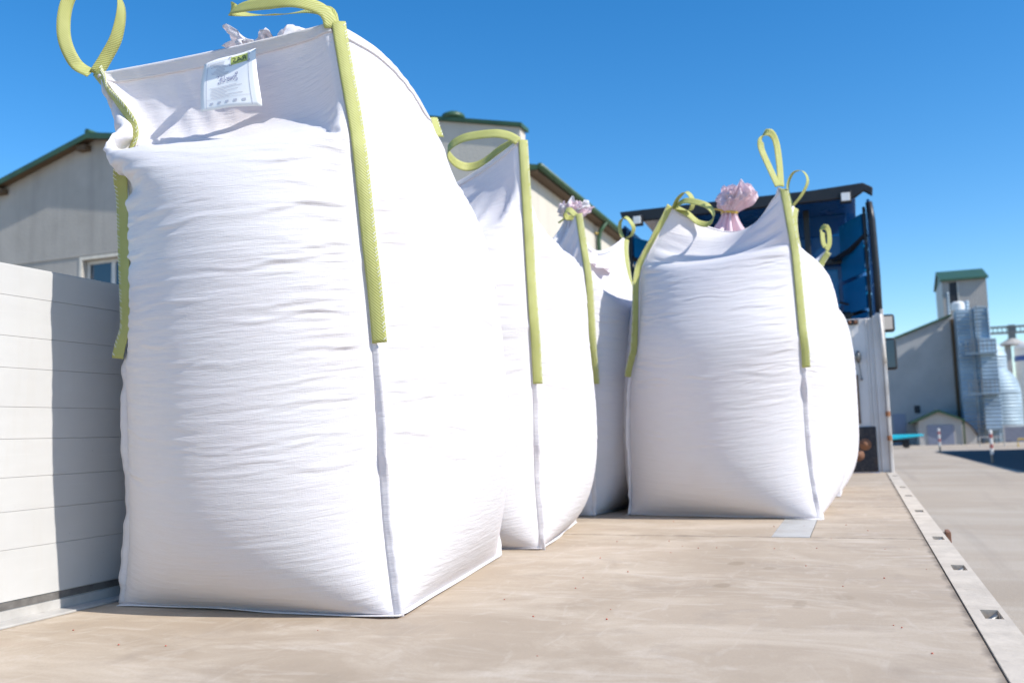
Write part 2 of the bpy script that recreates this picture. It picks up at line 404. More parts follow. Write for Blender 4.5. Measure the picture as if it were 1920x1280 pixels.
for x in (-.012, .04): B().lathe((x, hy-.02, 1.428), [(.004, -.014), (.014, -.012), (.018, 0)], 12, 1).build('hinge_bolt', M['rust'], hb, smooth=True)
lk = B().tube([(.045, hy-.03, 1.145), (.045, hy-.04, 1.12), (.045, hy-.035, 1.07), (.046, hy-.02, 1.04)], [.014, .024, .028, .012], 12).build('latch_knob', M['steel'], hb, smooth=True)
B().tube([(.047, hy-.012, 1.05), (.056, hy-.012, .96), (.062, hy-.012, .885)], .004, 6).tube([(.055, hy-.014, .885), (.072, hy-.014, .875)], .010, 8).build('latch_rod', M['steel'], lk)
for z in (.545, .32): B().tube([(.27, hy-.085, z-.022), (.27, hy-.085, z+.022)], .022, 10).build('post_hinge', M['rust'], hb)
B().tube([(.262, hy-.08, 1.48), (.268, hy-.085, 1.2), (.276, hy-.08, 1.02)], .014, 8).build('post_handle', M['cream_paint'], hb, smooth=True)

# ------------------------------------------------------------------ truck cab, seen from behind
cb = empty('truck_cab', (-1.05, 11, GROUND))
tag(cb, 'blue truck cab with open-backed roof spoiler and black mirrors beyond the headboard', 'truck')
B().box((-2.30, 10.75, -.55), (.20, 12.6, 2.35)).build('cab_body', M['blue'], cb, .08, seg=3)
B().box((-2.15, 10.73, .2), (.05, 10.749, 2.30)).build('back_wall', M['blue'], cb, .004)
for (x0, x1, z0, z1) in ((-1.98, -1.10, 1.3, 2.2), (-.98, -.10, 1.3, 2.2), (-1.98, -1.10, .5, 1.2), (-.98, -.10, .5, 1.2)):
    B().box((x0, 10.70, z0), (x1, 10.729, z1)).build('pressed_panel', M['blue2'], cb, .014, seg=3)
    B().box((x0+.12, 10.682, z0+.12), (x1-.12, 10.699, z1-.12)).build('pressed_panel', M['blue2'], cb, .008, seg=3)
# roof spoiler: a curved shell open to the rear
def shell(name, prof_o, th, xa, xb):
    poly = prof_o+[(y, z-th) for (y, z) in reversed(prof_o)]
    return B().prism(poly, 0, xa, xb).build(name, M['blue'], cb, .006)
sp = shell('roof_spoiler', [(9.9, 2.90), (10.3, 2.93), (10.9, 2.90), (11.6, 2.72), (12.2, 2.42)], .045, -2.20, .13)
B().box((-2.10, 10.86, 2.30), (.02, 10.90, 2.86)).build('spoiler_bulkhead', M['blue'], cb, .01)
B().box((-2.05, 10.80, 2.34), (-.02, 10.85, 2.62)).build('roof_rear_panel', M['blue'], cb, .03, seg=3)
B().prism([(-2.38, 2.93), (-2.36, 2.86), (-2.20, 2.80), (.12, 2.80), (.21, 2.86), (.29, 2.80), (.30, 2.885), (.205, 2.945), (-.3, 2.925), (-2.2, 2.93)], 1, 9.86, 9.93).build('spoiler_rim', M['black'], cb, .01)
for s, xa in ((1, .20), (-1, -2.30)):
    # side fairing panels with slots between them
    for z0, z1 in ((1.60, 1.86), (1.90, 2.10), (2.14, 2.36), (2.40, 2.78)):
        lean = .02*(z1-1.6)
        B().prism([(9.92, z0), (10.72, z0), (10.72, z1), (9.92, z1)], 0, xa+s*.045-.015, xa+s*.045+.015).build('side_fairing', M['blue'], cb, .008)
    B().prism([(9.92, .3), (10.72, .3), (10.72, 1.56), (9.92, 1.56)], 0, xa+s*.045-.015, xa+s*.045+.015).build('side_fairing', M['blue'], cb, .008)
    B().tube([(xa+s*.075, 9.90, 1.2), (xa+s*.080, 9.90, 2.0), (xa+s*.070, 9.90, 2.55), (xa+s*.05, 9.90, 2.74)], .034, 8).build('fairing_edge', M['black'], cb, smooth=True)
    for z0, z1 in ((1.18, 1.62), (1.66, 2.0), (2.04, 2.66)):
        B().prism([(xa-s*.26, 10.62), (xa-s*.25, 10.60), (xa-s*.03, 10.05), (xa-s*.01, 10.07)], 2, z0, z1).build('inner_lining', M['blue2'], cb, .004)
    B().tube([(xa+s*.0, 10.02, 2.42), (xa-s*.16, 10.30, 2.33), (xa-s*.36, 10.66, 2.28)], .03, 6).build('fairing_strut', M['black'], cb)
    B().box((xa-s*.00-.016, 9.98, 1.2), (xa-s*.00+.016, 10.03, 2.72)).build('fairing_frame', M['black'], cb, .01)
B().box((-2.28, 10.60, 2.24), (.18, 10.66, 2.31)).build('cross_rail', M['black'], cb, .01)
B().box((-2.28, 10.60, 1.62), (.18, 10.66, 1.70)).build('cross_rail', M['black'], cb, .01)
B().box((-.42, 10.3, 2.3), (-.36, 10.36, 2.82)).build('spoiler_strut', M['black'], cb, .01)
B().box((-1.75, 10.3, 2.3), (-1.69, 10.36, 2.82)).build('spoiler_strut', M['black'], cb, .01)
B().tube([(-.39, 10.33, 2.3), (-.36, 10.5, 2.1), (-.33, 10.66, 1.96)], .018, 6).build('cable', M['black'], cb)
B().tube([(-.10, 10.55, 1.80), (.0, 10.5, 1.76), (.14, 10.45, 1.79)], .012, 6).build('cable', M['black'], cb)
B().box((-.15, 10.45, 1.45), (.06, 10.6, 1.68)).build('valve_box', M['black'], cb, .02)
for x in (-2.17, .03):
    l_ = B().box((x-.06, 9.80, 2.74), (x+.06, 9.87, 2.86)).build('work_light', M['black'], cb, .01)
    B().box((x-.043, 9.792, 2.757), (x+.043, 9.801, 2.843)).build('lens', M['lamp'], l_, .006)
for (z0, z1, y) in ((1.53, 1.74, 11.5), (1.08, 1.46, 11.5)):
    mh = B().box((.27, y, z0), (.485, y+.12, z1)).build('mirror', M['black'], cb, .03, seg=3)
    B().prism([(y-.018 if z0 > 1.5 else y-.004, z1-.028), (y-.004, z0+.028), (y+.002, z0+.028), (y+.002, z1-.028)], 0, .30, .46).build('mirror_glass', M['mirror'] if z0 > 1.5 else M['glass'], mh)
B().tube([(.20, 11.6, 1.78), (.36, 11.58, 1.70), (.36, 11.58, 1.05), (.20, 11.6, .95)], .015, 8).build('mirror_arm', M['black'], cb)
for x in (-2.2, .08):
    w = B().lathe((x-.13, 11.7, GROUND+.5), [(.30, 0), (.48, 0), (.50, .04), (.50, .24), (.48, .28), (.30, .28)], 28, 0).build('wheel', M['rubber'], cb)
    B().lathe((x-.10, 11.7, GROUND+.5), [(.05, 0), (.29, .02), (.295, .20), (.05, .18)], 20, 0).build('rim', M['alu'], w)

# ------------------------------------------------------------------ plaster house (left)
HY = 16.0
hs = empty('plaster_house', (-17, 20, GROUND))
tag(hs, 'grey plaster house gable with green roof edge behind the white drop side', 'house')
ax, az_ = -16.49, 7.66
zl = lambda x: az_-.275*(ax-x) if x < ax else az_-.165*(x-ax)
wx0, wx1, wz0, wz1 = -16.82, -15.22, 3.3, 4.79
def wallpoly(pts, name='wall'):
    return B().prism(pts, 1, HY, HY+.3).build(name, M['plaster'], hs)
xa, xb = -25., -10.05
wall = B()
wall.prism([(xa, GROUND), (wx0, GROUND), (wx0, zl(wx0)), (xa, zl(xa))], 1, HY, HY+.3)
wall.prism([(wx0, GROUND), (wx1, GROUND), (wx1, wz0), (wx0, wz0)], 1, HY, HY+.3)
wall.prism([(wx0, wz1), (wx1, wz1), (wx1, zl(wx1)), (ax, az_), (wx0, zl(wx0))], 1, HY, HY+.3)
wall.prism([(wx1, GROUND), (xb, GROUND), (xb, zl(xb)), (wx1, zl(wx1))], 1, HY, HY+.3)
wall.build('gable_wall', M['plaster'], hs)
B().box((xa, HY+.31, GROUND), (xa+.3, HY+13, zl(xa)-.1)).build('side_wall', M['plaster'], hs)
B().box((xb-.3, HY+.31, GROUND), (xb, HY+13, zl(xb)-.1)).build('side_wall', M['plaster'], hs)
B().box((xa+.3, HY+12.7, GROUND), (xb-.3, HY+13, 5.2)).build('rear_wall', M['plaster'], hs)
B().box((xa, HY-.018, 4.885), (xb, HY-.001, 4.925)).build('string_course', M['plaster'], hs, .004)
OV = .25
for sl, x1, x2 in ((.275, xa-.5, ax), (-.165, ax, xb)):
    z1, z2 = zl(x1)+.012, zl(x2)+.012
    rf = B().prism([(x1, z1), (x2, z2), (x2, z2+.10), (x1, z1+.10)], 1, HY-OV, HY+13.4).build('roof', M['green'], hs)
    B().prism([(x1, z1-.05), (x2, z2-.05), (x2, z2+.085), (x1, z1+.085)], 1, HY-OV-.03, HY-OV-.002).build('verge_board', M['green'], rf)
    B().prism([(x1, z1-.012), (x2, z2-.012), (x2, z2-.002), (x1, z1-.002)], 1, HY-OV+.01, HY-.01).build('soffit', M['soffit'], rf)
B().tube([(ax, HY-OV-.02, az_+.13), (ax, HY+13, az_+.13)], .07, 8).build('ridge_cap', M['green'], hs)
for x in (-19.4, -16.75, -15.8, -13.4):
    B().box((x-.14, HY-OV+.05, zl(x)-.19), (x+.14, HY-.003, zl(x)-.06)).build('purlin_end', M['soffit'], hs, .005)
wi = B().box((wx0+.005, HY+.14, wz0+.005), (wx0+.085, HY+.20, wz1-.005)).box((wx1-.085, HY+.14, wz0+.005), (wx1-.005, HY+.20, wz1-.005)).box((wx0+.0852, HY+.142, wz1-.085), (wx1-.0852, HY+.198, wz1-.005)).box((wx0+.0852, HY+.142, wz0+.005), (wx1-.0852, HY+.198, wz0+.085)).build('window', M['frame'], hs, .004)
for k in range(1, 2):
    xm = (wx0+wx1)/2
    B().box((xm-.06, HY+.143, wz0+.086), (xm+.06, HY+.197, wz1-.086)).build('mullion', M['frame'], wi, .004)
for a, b in ((wx0+.086, (wx0+wx1)/2-.061), ((wx0+wx1)/2+.061, wx1-.086)):
    B().box((a, HY+.165, wz0+.087), (b, HY+.175, wz1-.087)).build('pane', M['glass'], wi)
B().box((wx0-.09, HY-.014, wz0-.02), (wx0-.002, HY-.002, wz1+.08)).build('window_surround', M['reveal'], wi, .003)
B().box((wx0-.0015, HY-.014, wz1+.002), (wx1+.09, HY-.002, wz1+.08)).build('window_surround', M['reveal'], wi, .003)
B().box((wx0-.05, HY-.06, wz0-.09), (wx1+.05, HY-.002, wz0-.022)).build('sill', M['frame'], wi, .005)
B().box((wx0+.1, HY+.6, wz0), (wx1-.1, HY+.62, wz1)).build('curtain', M['dark'], wi)

# ------------------------------------------------------------------ hall with parapet (behind the bags)
hx0, hx1 = -10.0, -5.77
hl_ = empty('parapet_hall', (-8, 23, GROUND))
tag(hl_, 'long cream hall with stepped parapet, green eaves and downpipe behind the bags', 'building')
zt = lambda x: 6.36+.225*(hx1-x)
B().prism([(hx0, GROUND), (hx1, GROUND), (hx1, zt(hx1)), (hx0, zt(hx0))], 1, HY, HY+.3).build('parapet_wall', M['plaster_hall'], hl_)
cp = B().prism([(hx0, zt(hx0)+.003), (hx1+.06, zt(hx1+.06)+.003), (hx1+.06, zt(hx1+.06)+.085), (hx0, zt(hx0)+.085)], 1, HY-.07, HY+.36).build('coping', M['green'], hl_, .006)
B().lathe((-7.25, HY+.15, zt(-7.3)+.08), [(.24, 0), (.25, .05), (.22, .10), (.14, .14), (.04, .155)], 20).build('roof_vent', M['green'], hl_, smooth=True)
EV = 5.62
B().box((hx0+.3, HY+.31, GROUND), (hx1-.02, HY+16, EV)).build('hall_wall', M['plaster_hall'], hl_)
er = B().prism([(hx1+.22, EV-.03), (hx1+.22, EV+.06), (-7.9, EV+.62), (hx0+.1, EV+.1), (hx0+.1, EV)], 1, HY+.33, HY+16.3).build('hall_roof', M['green'], hl_)
B().box((hx1-.018, HY+.34, EV-.075), (hx1+.215, HY+16.2, EV-.035)).build('soffit', M['soffit'], er)
B().tube([(hx1+.27, HY+.34, EV+.03), (hx1+.27, HY+16.3, EV+.0)], .065, 10).build('gutter', M['green'], er, smooth=True)
B().tube([(hx1+.27, 21.35, EV-.02), (hx1+.10, 21.35, EV-.25), (hx1+.06, 21.35, EV-.45), (hx1+.06, 21.35, GROUND)], .055, 10).build('downpipe', M['green'], hl_, smooth=True)
B().tube([(hx1+.0, 21.22, EV-.30), (hx1+.09, 21.35, EV-.32), (hx1+.0, 21.48, EV-.30)], .02, 6).build('pipe_clamp', M['yellow'], hl_)

# ------------------------------------------------------------------ warehouse beyond the right edge of the view (its shade lies on the dark shade patch)
wh = empty('warehouse', (16, 42, GROUND)); tag(wh, 'warehouse beside the dark shade patch, right of the view', 'building')
B().prism([(10.2, 31), (9.6, 54.5), (24, 54.8), (24, 31)], 2, GROUND, GROUND+5.0).build('wall', M['hallwall'], wh)
B().prism([(10.0, 30.8), (9.4, 54.7), (24.2, 55.0), (24.2, 30.8)], 2, GROUND+5.002, GROUND+5.2).build('roof', M['green'], wh)

# ------------------------------------------------------------------ far grain site
FY = 72.
sh = empty('storage_hall', (2, 76, GROUND)); tag(sh, 'pale sheet-clad storage hall with sloping roof line left of the grain dryer', 'building')
rz = lambda x: 7.93-.37*(6.72-x)
B().prism([(-6, GROUND), (6.72, GROUND), (6.72, rz(6.72)), (-6, rz(-6))], 1, FY, FY+3.8).build('wall', M['hallwall'], sh)
B().prism([(-6.2, rz(-6.2)+.01), (6.85, rz(6.85)+.01), (6.85, rz(6.85)+.16), (-6.2, rz(-6.2)+.16)], 1, FY-.2, FY+4).build('roof', M['green'], sh)
B().box((2.45, FY-.03, GROUND), (3.3, FY-.002, 1.05)).build('door', M['door'], sh, .01)
wi = B().box((3.92, FY-.04, 1.05), (4.32, FY-.002, 1.6)).build('window', M['dark'], sh, .01)
B().box((6.72, FY-.1, GROUND), (7.05, FY+.3, 7.75)).build('corner_duct', M['soffit'], sh, .02)
tw = empty('elevator_tower', (8, 79, GROUND)); tag(tw, 'tall narrow elevator tower with green pitched roof above the dryer', 'tower')
TY = 76.2
B().box((6.73, TY, GROUND), (9.8, TY+5.6, 11.15)).build('wall', M['towerwall'], tw)
B().prism([(TY-.25, 11.10), (TY+2.8, 12.15), (TY+5.85, 11.10), (TY+5.85, 11.25), (TY+2.8, 12.32), (TY-.25, 11.25)], 0, 6.6, 9.95).prism([(TY, 11.15), (TY+2.8, 12.1), (TY+5.6, 11.15)], 0, 6.74, 9.79).build('roof', M['green'], tw)
B().box((7.25, TY-.03, 8.9), (7.75, TY-.002, 11.0)).build('opening', M['dark'], tw)
B().box((7.78, TY-.06, 8.6), (7.86, TY-.002, 11.05)).build('trim', M['frame'], tw)
B().tube([(7.05, TY-.3, 7.5), (7.05, TY-.3, 10.2)], .10, 8).build('pipe', M['galv'], tw)
dr = empty('grain_dryer', (8, 71, GROUND)); tag(dr, 'blue-grey galvanised grain dryer with ladder platforms in front of the tower', 'dryer')
B().box((6.95, 70.2, -.2), (8.05, 71.76, 8.2)).build('column', M['galv'], dr, .03)
B().box((8.06, 70.0, .1), (8.9, 71.75, 8.3)).build('column', M['galv'], dr, .03)
B().box((8.2, 69.5, -.3), (9.25, 69.99, 6.0)).build('duct', M['galv'], dr, .03)
for z in (.9, 1.7, 2.5, 3.3, 4.1, 4.9, 5.7, 6.5, 7.3): B().box((6.93, 70.17, z), (8.06, 70.199, z+.06)).build('panel_joint', M['galv'], dr)
for z in (1.3, 2.9, 4.5, 6.1, 7.5): B().box((8.07, 69.96, z), (8.92, 69.998, z+.05)).build('panel_joint', M['galv'], dr)
B().prism([(7.0, -.2), (8.9, -.2), (8.3, -1.0), (7.6, -1.0)], 1, 70.2, 71.7).build('hopper', M['galv'], dr)
for x in (7.0, 8.05, 8.85): B().box((x-.05, 70.05, GROUND), (x+.05, 70.17, .1)).build('leg', M['galv'], dr)
B().lathe((7.2, 71, 8.23), [(.45, 0), (.45, .5), (.30, .62)], 16).build('cyclone', M['whitesilo'], dr)
B().lathe((7.75, 71, 8.23), [(.18, 0), (.18, .62), (.05, .66)], 12).build('cyclone', M['galv'], dr)
for z in (4.95, 2.15):
    pf = B().box((7.25, 69.0, z), (9.2, 69.48, z+.09)).build('platform', M['galv'], dr)
    for x in np.linspace(7.3, 9.15, 8): B().tube([(x, 69.02, z+.09), (x, 69.02, z+.95)], .022, 5).build('railing_post', M['steel'], pf)
    for q in (.5, .95): B().tube([(7.27, 69.02, z+q), (9.18, 69.02, z+q)], .02, 5).build('handrail', M['steel'], pf)
for x in (7.75, 8.15): B().tube([(x, 69.3, GROUND), (x, 69.3, 8.4)], .025, 5).build('ladder_rail', M['steel'], dr)
for z in np.arange(-1, 8.3, .42): B().tube([(7.75, 69.3, z), (8.15, 69.3, z)], .018, 4).build('rung', M['steel'], dr)
B().tube([(9.0, 69.6, -1.1), (8.95, 69.9, 3.5), (8.92, 70, 8.2)], .07, 6).build('elevator_leg', M['galv'], dr)
def silo(nm, c, r_, zw, zd, mat, label, band=None):
    o = empty(nm, (c[0], c[1], GROUND)); tag(o, label, 'silo', 'silos of the grain site')
    prof = []; z = GROUND; k = 0
    while z < zw:
        prof += [(r_, z), (r_+.03, z+.16), (r_, z+.32)]; z += .33
    B().lathe((c[0], c[1], 0), prof, 40).build('ring_wall', mat, o, smooth=True)
    B().lathe((c[0], c[1], 0), [(r_+.04, zw-.05)]+[(r_*math.cos(a), zw+(zd-zw)*math.sin(a)) for a in np.linspace(.05, 1.5, 9)], 40).build('domed_roof', mat, o, smooth=True)
    if band: B().lathe((c[0], c[1], 0), [(r_+.045, band[0]), (r_+.05, band[0]+.05), (r_+.05, band[1]), (r_+.045, band[1])], 40).build('painted_band', M['bluepaint'], o)
    return o
silo('grain_silo', (9.55, 73.6), 1.55, 2.3, 4.25, M['galv_ring'], 'low corrugated silo with rounded roof right of the dryer')
silo('grain_silo', (9.75, 77.5), 1.15, 5.2, 6.4, M['galv_ring'], 'taller corrugated silo just behind the low rounded one')
silo('white_silo', (13.2, 80.), 1.35, 5.8, 6.5, M['whitesilo'], 'white silo with blue band at the right edge', (4.9, 5.3))
cv = empty('conveyor_bridge', (14, 85, GROUND)); tag(cv, 'elevated conveyor bridge crossing to the right of the tower', 'conveyor')
B().box((10.2, 84.6, 7.55), (22, 85.4, 7.68)).build('deck', M['steel'], cv)
B().box((10.2, 84.6, 8.05), (22, 85.4, 8.17)).build('top_chord', M['steel'], cv)
for x in np.arange(10.4, 22, .34): B().box((x-.03, 84.62, 7.68), (x+.03, 84.68, 8.05)).build('truss_post', M['steel'], cv)
B().box((12.25, 84.7, 7.0), (12.75, 85.3, 8.25)).build('head_box', M['steel'], cv)
B().lathe((12.5, 85, 0), [(.2, 7.2), (.45, 7.0), (1.1, 6.62), (1.1, 6.55)], 20).build('spout_hood', M['alu'], cv)
B().box((11.9, 84.8, GROUND), (12.35, 85.2, 6.54)).build('support_column', M['hallwall'], cv)
gh = empty('gatehouse', (5.5, 71, GROUND)); tag(gh, 'small gatehouse with green gable roof and grey double door', 'building')
GY = 68.6; k_ = GY/72
gx0, gx1, gxa = 4.13*k_, 7.0*k_, 5.5*k_
B().prism([(gx0, GROUND), (gx1, GROUND), (gx1, .46), (gxa, 1.05), (gx0, .46)], 1, GY, GY+3.2).build('wall', M['gatewall'], gh)
for a, b in ((gx0-.5, gxa), (gx1+.16, gxa)):
    sl = (1.08-.50)/(gxa-gx0)
    za = 1.08-sl*abs(a-gxa)
    B().prism([(a, za), (b, 1.08), (b, 1.21), (a, za+.13)] if a < b else [(b, 1.08), (a, za), (a, za+.13), (b, 1.21)], 1, GY-.3, GY+3.4).build('roof', M['green'], gh)
for a, b in ((4.68*k_, 5.53*k_), (5.55*k_, 6.42*k_)):
    B().box((a, GY-.04, GROUND+.01), (b, GY-.002, .17)).build('door', M['door'], gh, .01)
B().tube([(gx1+.05, GY-.06, .45), (gx1+.05, GY-.06, GROUND)], .04, 6).build('downpipe', M['green'], gh)
sd = empty('lean_to_shed', (7.2, 70, GROUND)); tag(sd, 'low beige lean-to between the gatehouse and the dryer', 'shed')
B().prism([(6.85, GROUND), (7.55, GROUND), (7.55, -.6), (7.2, .0), (6.85, .35)], 1, 69, 69.9).build('wall', M['gatewall'], sd)
B().prism([(6.85, .36), (7.2, .01), (7.62, -.62), (7.62, -.52), (7.2, .11), (6.85, .46)], 1, 68.85, 69.95).build('roof', M['soffit'], sd)
fe = empty('yard_railing', (8.5, 62, GROUND)); tag(fe, 'low grey pipe railing in front of the silos', 'railing')
for x in (6.9, 7.6, 8.25): B().tube([(x, 62, GROUND), (x, 62, -.62 if x < 8 else .03)], .035, 6).build('post', M['alu'], fe)
B().tube([(6.9, 62, -.62), (8.25, 62, -.62)], .03, 6).build('rail', M['alu'], fe)
B().tube([(8.25, 62, .03), (9.6, 62, .03)], .035, 6).build('rail', M['alu'], fe)
B().tube([(9.6, 62, .03), (9.6, 62, GROUND)], .035, 6).build('post', M['alu'], fe)
B().box((8.32, 62.2, -.95), (9.5, 62.3, -.03)).build('screen_panel', M['door'], fe)
yb = empty('yellow_barrier', (9, 60, GROUND)); tag(yb, 'low yellow pipe barrier at the far right', 'barrier')
B().tube([(8.75, 60.5, GROUND), (8.75, 60.5, -.75), (10.5, 60.5, -.72), (10.5, 60.5, GROUND)], .05, 8).build('hoop', M['yellow'], yb)
for i, (x, y, lab) in enumerate(((4.0, 53.04, 'red and white marker post in front of the gatehouse door'), (4.75, 39.1, 'nearer red and white marker post beside the dark shade patch'))):
    o = empty('marker_post', (x, y, GROUND)); tag(o, lab, 'post', 'red and white marker posts')
    for q, (a, b) in enumerate(((0, .32), (.32, .55), (.55, .72), (.72, .95), (.95, 1.10), (1.10, 1.22))):
        B().tube([(x, y, GROUND+a), (x, y, GROUND+b-.002)], .062 if q else .05, 10).build('base' if q == 0 else 'band', M['steel'] if q == 0 else (M['white'], M['red'])[q % 2 == 0], o)
    B().lathe((x, y, GROUND+1.219), [(.062, 0), (.045, .025), (.015, .035)], 10).build('cap', M['white'], o)
ct = empty('cyan_cart', (2.6, 63, GROUND)); tag(ct, 'low cyan tapered cart standing left of the gatehouse', 'cart')
B().prism([(.8, -.72), (2.2, -.64), (3.78, -.47), (3.86, -.43), (3.80, -.36), (2.4, -.36), (.8, -.42)], 1, 62.4, 63.6).build('body', M['cyan'], ct, .05, seg=3)
B().box((1.2, 62.6, -.85), (3.0, 63.4, -.66)).build('frame', M['black'], ct)
for y in (62.5, 63.35): B().lathe((2.8, y, GROUND+.22), [(.06, 0), (.21, 0), (.22, .03), (.22, .09), (.21, .12), (.06, .12)], 18, 1).build('wheel', M['rubber'], ct)
B().box((2.7, 62.7, -1.0), (2.9, 63.3, -.84)).build('axle', M['black'], ct)

# ------------------------------------------------------------------ cloth relaxation
def _nrm(X):
    dx=np.roll(X,-1,1)-np.roll(X,1,1)
    dy=np.empty_like(X); dy[1:-1]=X[2:]-X[:-2]; dy[0]=X[1]-X[0]; dy[-1]=X[-1]-X[-2]
    n=np.cross(dx,dy); return n/(np.linalg.norm(n,axis=2,keepdims=True)+1e-9)
def _con(X,A,B,L,ks,kc):
    p=X[A]; q=X[B]; d=q-p
    l=np.sqrt((d*d).sum(-1,keepdims=True))+1e-9
    e=(l-L)/l; e=np.where(e>0,e*ks,e*kc)*.5
    d*=e; X[A]=p+d; X[B]=q-d
def sim_bag(base,top,Hf,zf,dome,seed,press=.7,planes=(),levels=((10,20,500),(20,40,300),(40,80,160)),hem=(None,)*4,wscale=1.02,zc=1.12,htight=1.015,rexp=2.8,seam=None,Hc=None,taper=.95,Hm=(0,0,0,0)):
    """cloth relaxation of a filled four-panel bulk bag; rows go up, columns round the bag FL>FR>BR>BL"""
    rng=np.random.RandomState(seed)
    base=np.array(base,float); top=np.array(top,float)
    wl=[np.linalg.norm(base[(k+1)%4]-base[k]) for k in range(4)]
    X=None
    cen=base.mean(0); tcx=top[:,:2].mean(0)
    half=np.array([.25*(wl[0]+wl[2]),.25*(wl[1]+wl[3])])
    for (n,m,its) in levels:
        N=4*n
        if X is None:
            t=np.linspace(0,1,m+1)[:,None,None]
            rows=[]
            def ring(c): return np.concatenate([c[k]+(c[(k+1)%4]-c[k])*np.linspace(0,1,n,endpoint=False)[:,None] for k in range(4)])
            b=ring(np.c_[base,np.zeros(4)]); tp=ring(top)
            g=t*Hf; zs0=zf*.97
            lo=np.clip(g/zs0,0,1); hi=np.clip((g-zs0)/(Hf-zs0),0,1)
            mid=b*.8+tp*.2; mid[:,2]=zs0
            c3=np.r_[cen,0]; 
            X=(b*(1-lo)+mid*lo)*(1-hi)+tp*hi
            X=np.where(hi>0,mid*(1-hi)+tp*hi,b*(1-lo)+mid*lo)
            X[:,:,:2]+=(X[:,:,:2]-cen)*(.1*np.sin(np.pi*np.clip(X[:,:,2:3]/zf,0,1)))
            V=np.zeros_like(X)
        else:
            Y=np.zeros((m+1,X.shape[1],3)); Y[::2]=X; Y[1::2]=.5*(X[1:]+X[:-1])
            Z=np.zeros((m+1,N,3)); Z[:,::2]=Y; Z[:,1::2]=.5*(Y+np.roll(Y,-1,1)); X=Z; V=np.zeros_like(X)
        X+=rng.normal(0,.004/(n/10),X.shape)
        hl=np.concatenate([np.full(n,wl[k]*wscale/n) for k in range(4)])[None,:,None]
        Hc_=list(Hc) if Hc else [Hf]*4
        vl=np.concatenate([np.linspace(Hc_[k],Hc_[(k+1)%4],n,endpoint=False) for k in range(4)])[None,:,None]
        vl=vl+np.concatenate([Hm[k]*np.sin(np.pi*np.linspace(0,1,n,endpoint=False))**.7 for k in range(4)])[None,:,None]
        vm=Hf/m; jr=int(1.2/vm)
        vl=np.where(np.arange(m)[:,None,None]<jr,vm,(vl-jr*vm)/(m-jr))
        wt=np.concatenate([np.full(n,min(np.linalg.norm(top[(k+1)%4]-top[k])*htight/n,wl[k]*wscale/n) if hem[k] else wl[k]*wscale/n) for k in range(4)])[None,:,None]
        tp_=np.clip((np.arange(m+1)*vm-zf*taper)/(Hf-zf*taper),0,1)[:,None,None]
        hl=hl*(1-tp_)+wt*tp_
        b=np.concatenate([base[k]+(base[(k+1)%4]-base[k])*np.linspace(0,1,n,endpoint=False)[:,None] for k in range(4)])
        basep=np.c_[b,np.zeros(N)]
        ci=[0,n,2*n,3*n]
        ev=np.arange(0,N,2); od=np.arange(1,N,2)
        al=np.arange(N); al1=(al+1)%N
        hgroups=[(ev,(ev+1)%N),(od,(od+1)%N)]
        he=np.arange(0,m,2); ho=np.arange(1,m,2)
        tt=np.linspace(0,1,n,endpoint=False)[:,None]
        hp=[]
        for k in range(4):
            if hem[k]:
                sag,inw=hem[k][0],hem[k][1]; pk=hem[k][2] if len(hem[k])>2 else .5
                a_,b_=top[k],top[(k+1)%4]; L=a_+(b_-a_)*tt
                q=np.where(tt<pk,tt/pk,(1-tt)/(1-pk)); q=1-(1-q)**2
                dv=b_-a_; nv=np.array([-dv[1],dv[0],0]); nv/=np.linalg.norm(nv)
                L=L-np.array([0,0,1.])*sag*q+nv*inw*q
                hp.append((k,L))
        nz=int(zc/vm); zcol=np.arange(nz)*vm*.985
        sc_=[]
        for k,ctl in (seam or {}).items():
            sa=np.r_[0,np.cumsum(vl[:,k*n,0])]; S=np.array([c[0] for c in ctl]+[sa[-1]]); Q=np.array([c[1] for c in ctl]+[tuple(top[k])])
            j_=int(np.searchsorted(sa,S[0])); t_=sa[j_:]
            q_=np.stack([np.interp(t_,S,Q[:,i]) for i in range(3)],1)
            for _ in range(max(1,m//8)): q_[1:-1]=(q_[:-2]+2*q_[1:-1]+q_[2:])/4
            sc_.append((k,j_,q_))
        def pin():
            X[0]=basep
            for k in ci: X[:nz,k,2]=zcol
            for k,L in hp: X[m,k*n:(k+1)*n]=L
            for k,j_,q_ in sc_: X[j_:,k*n]=q_
            for k in range(4): X[m,ci[k]]=top[k]
        diag=np.sqrt(hl[:-1]**2+vl**2)
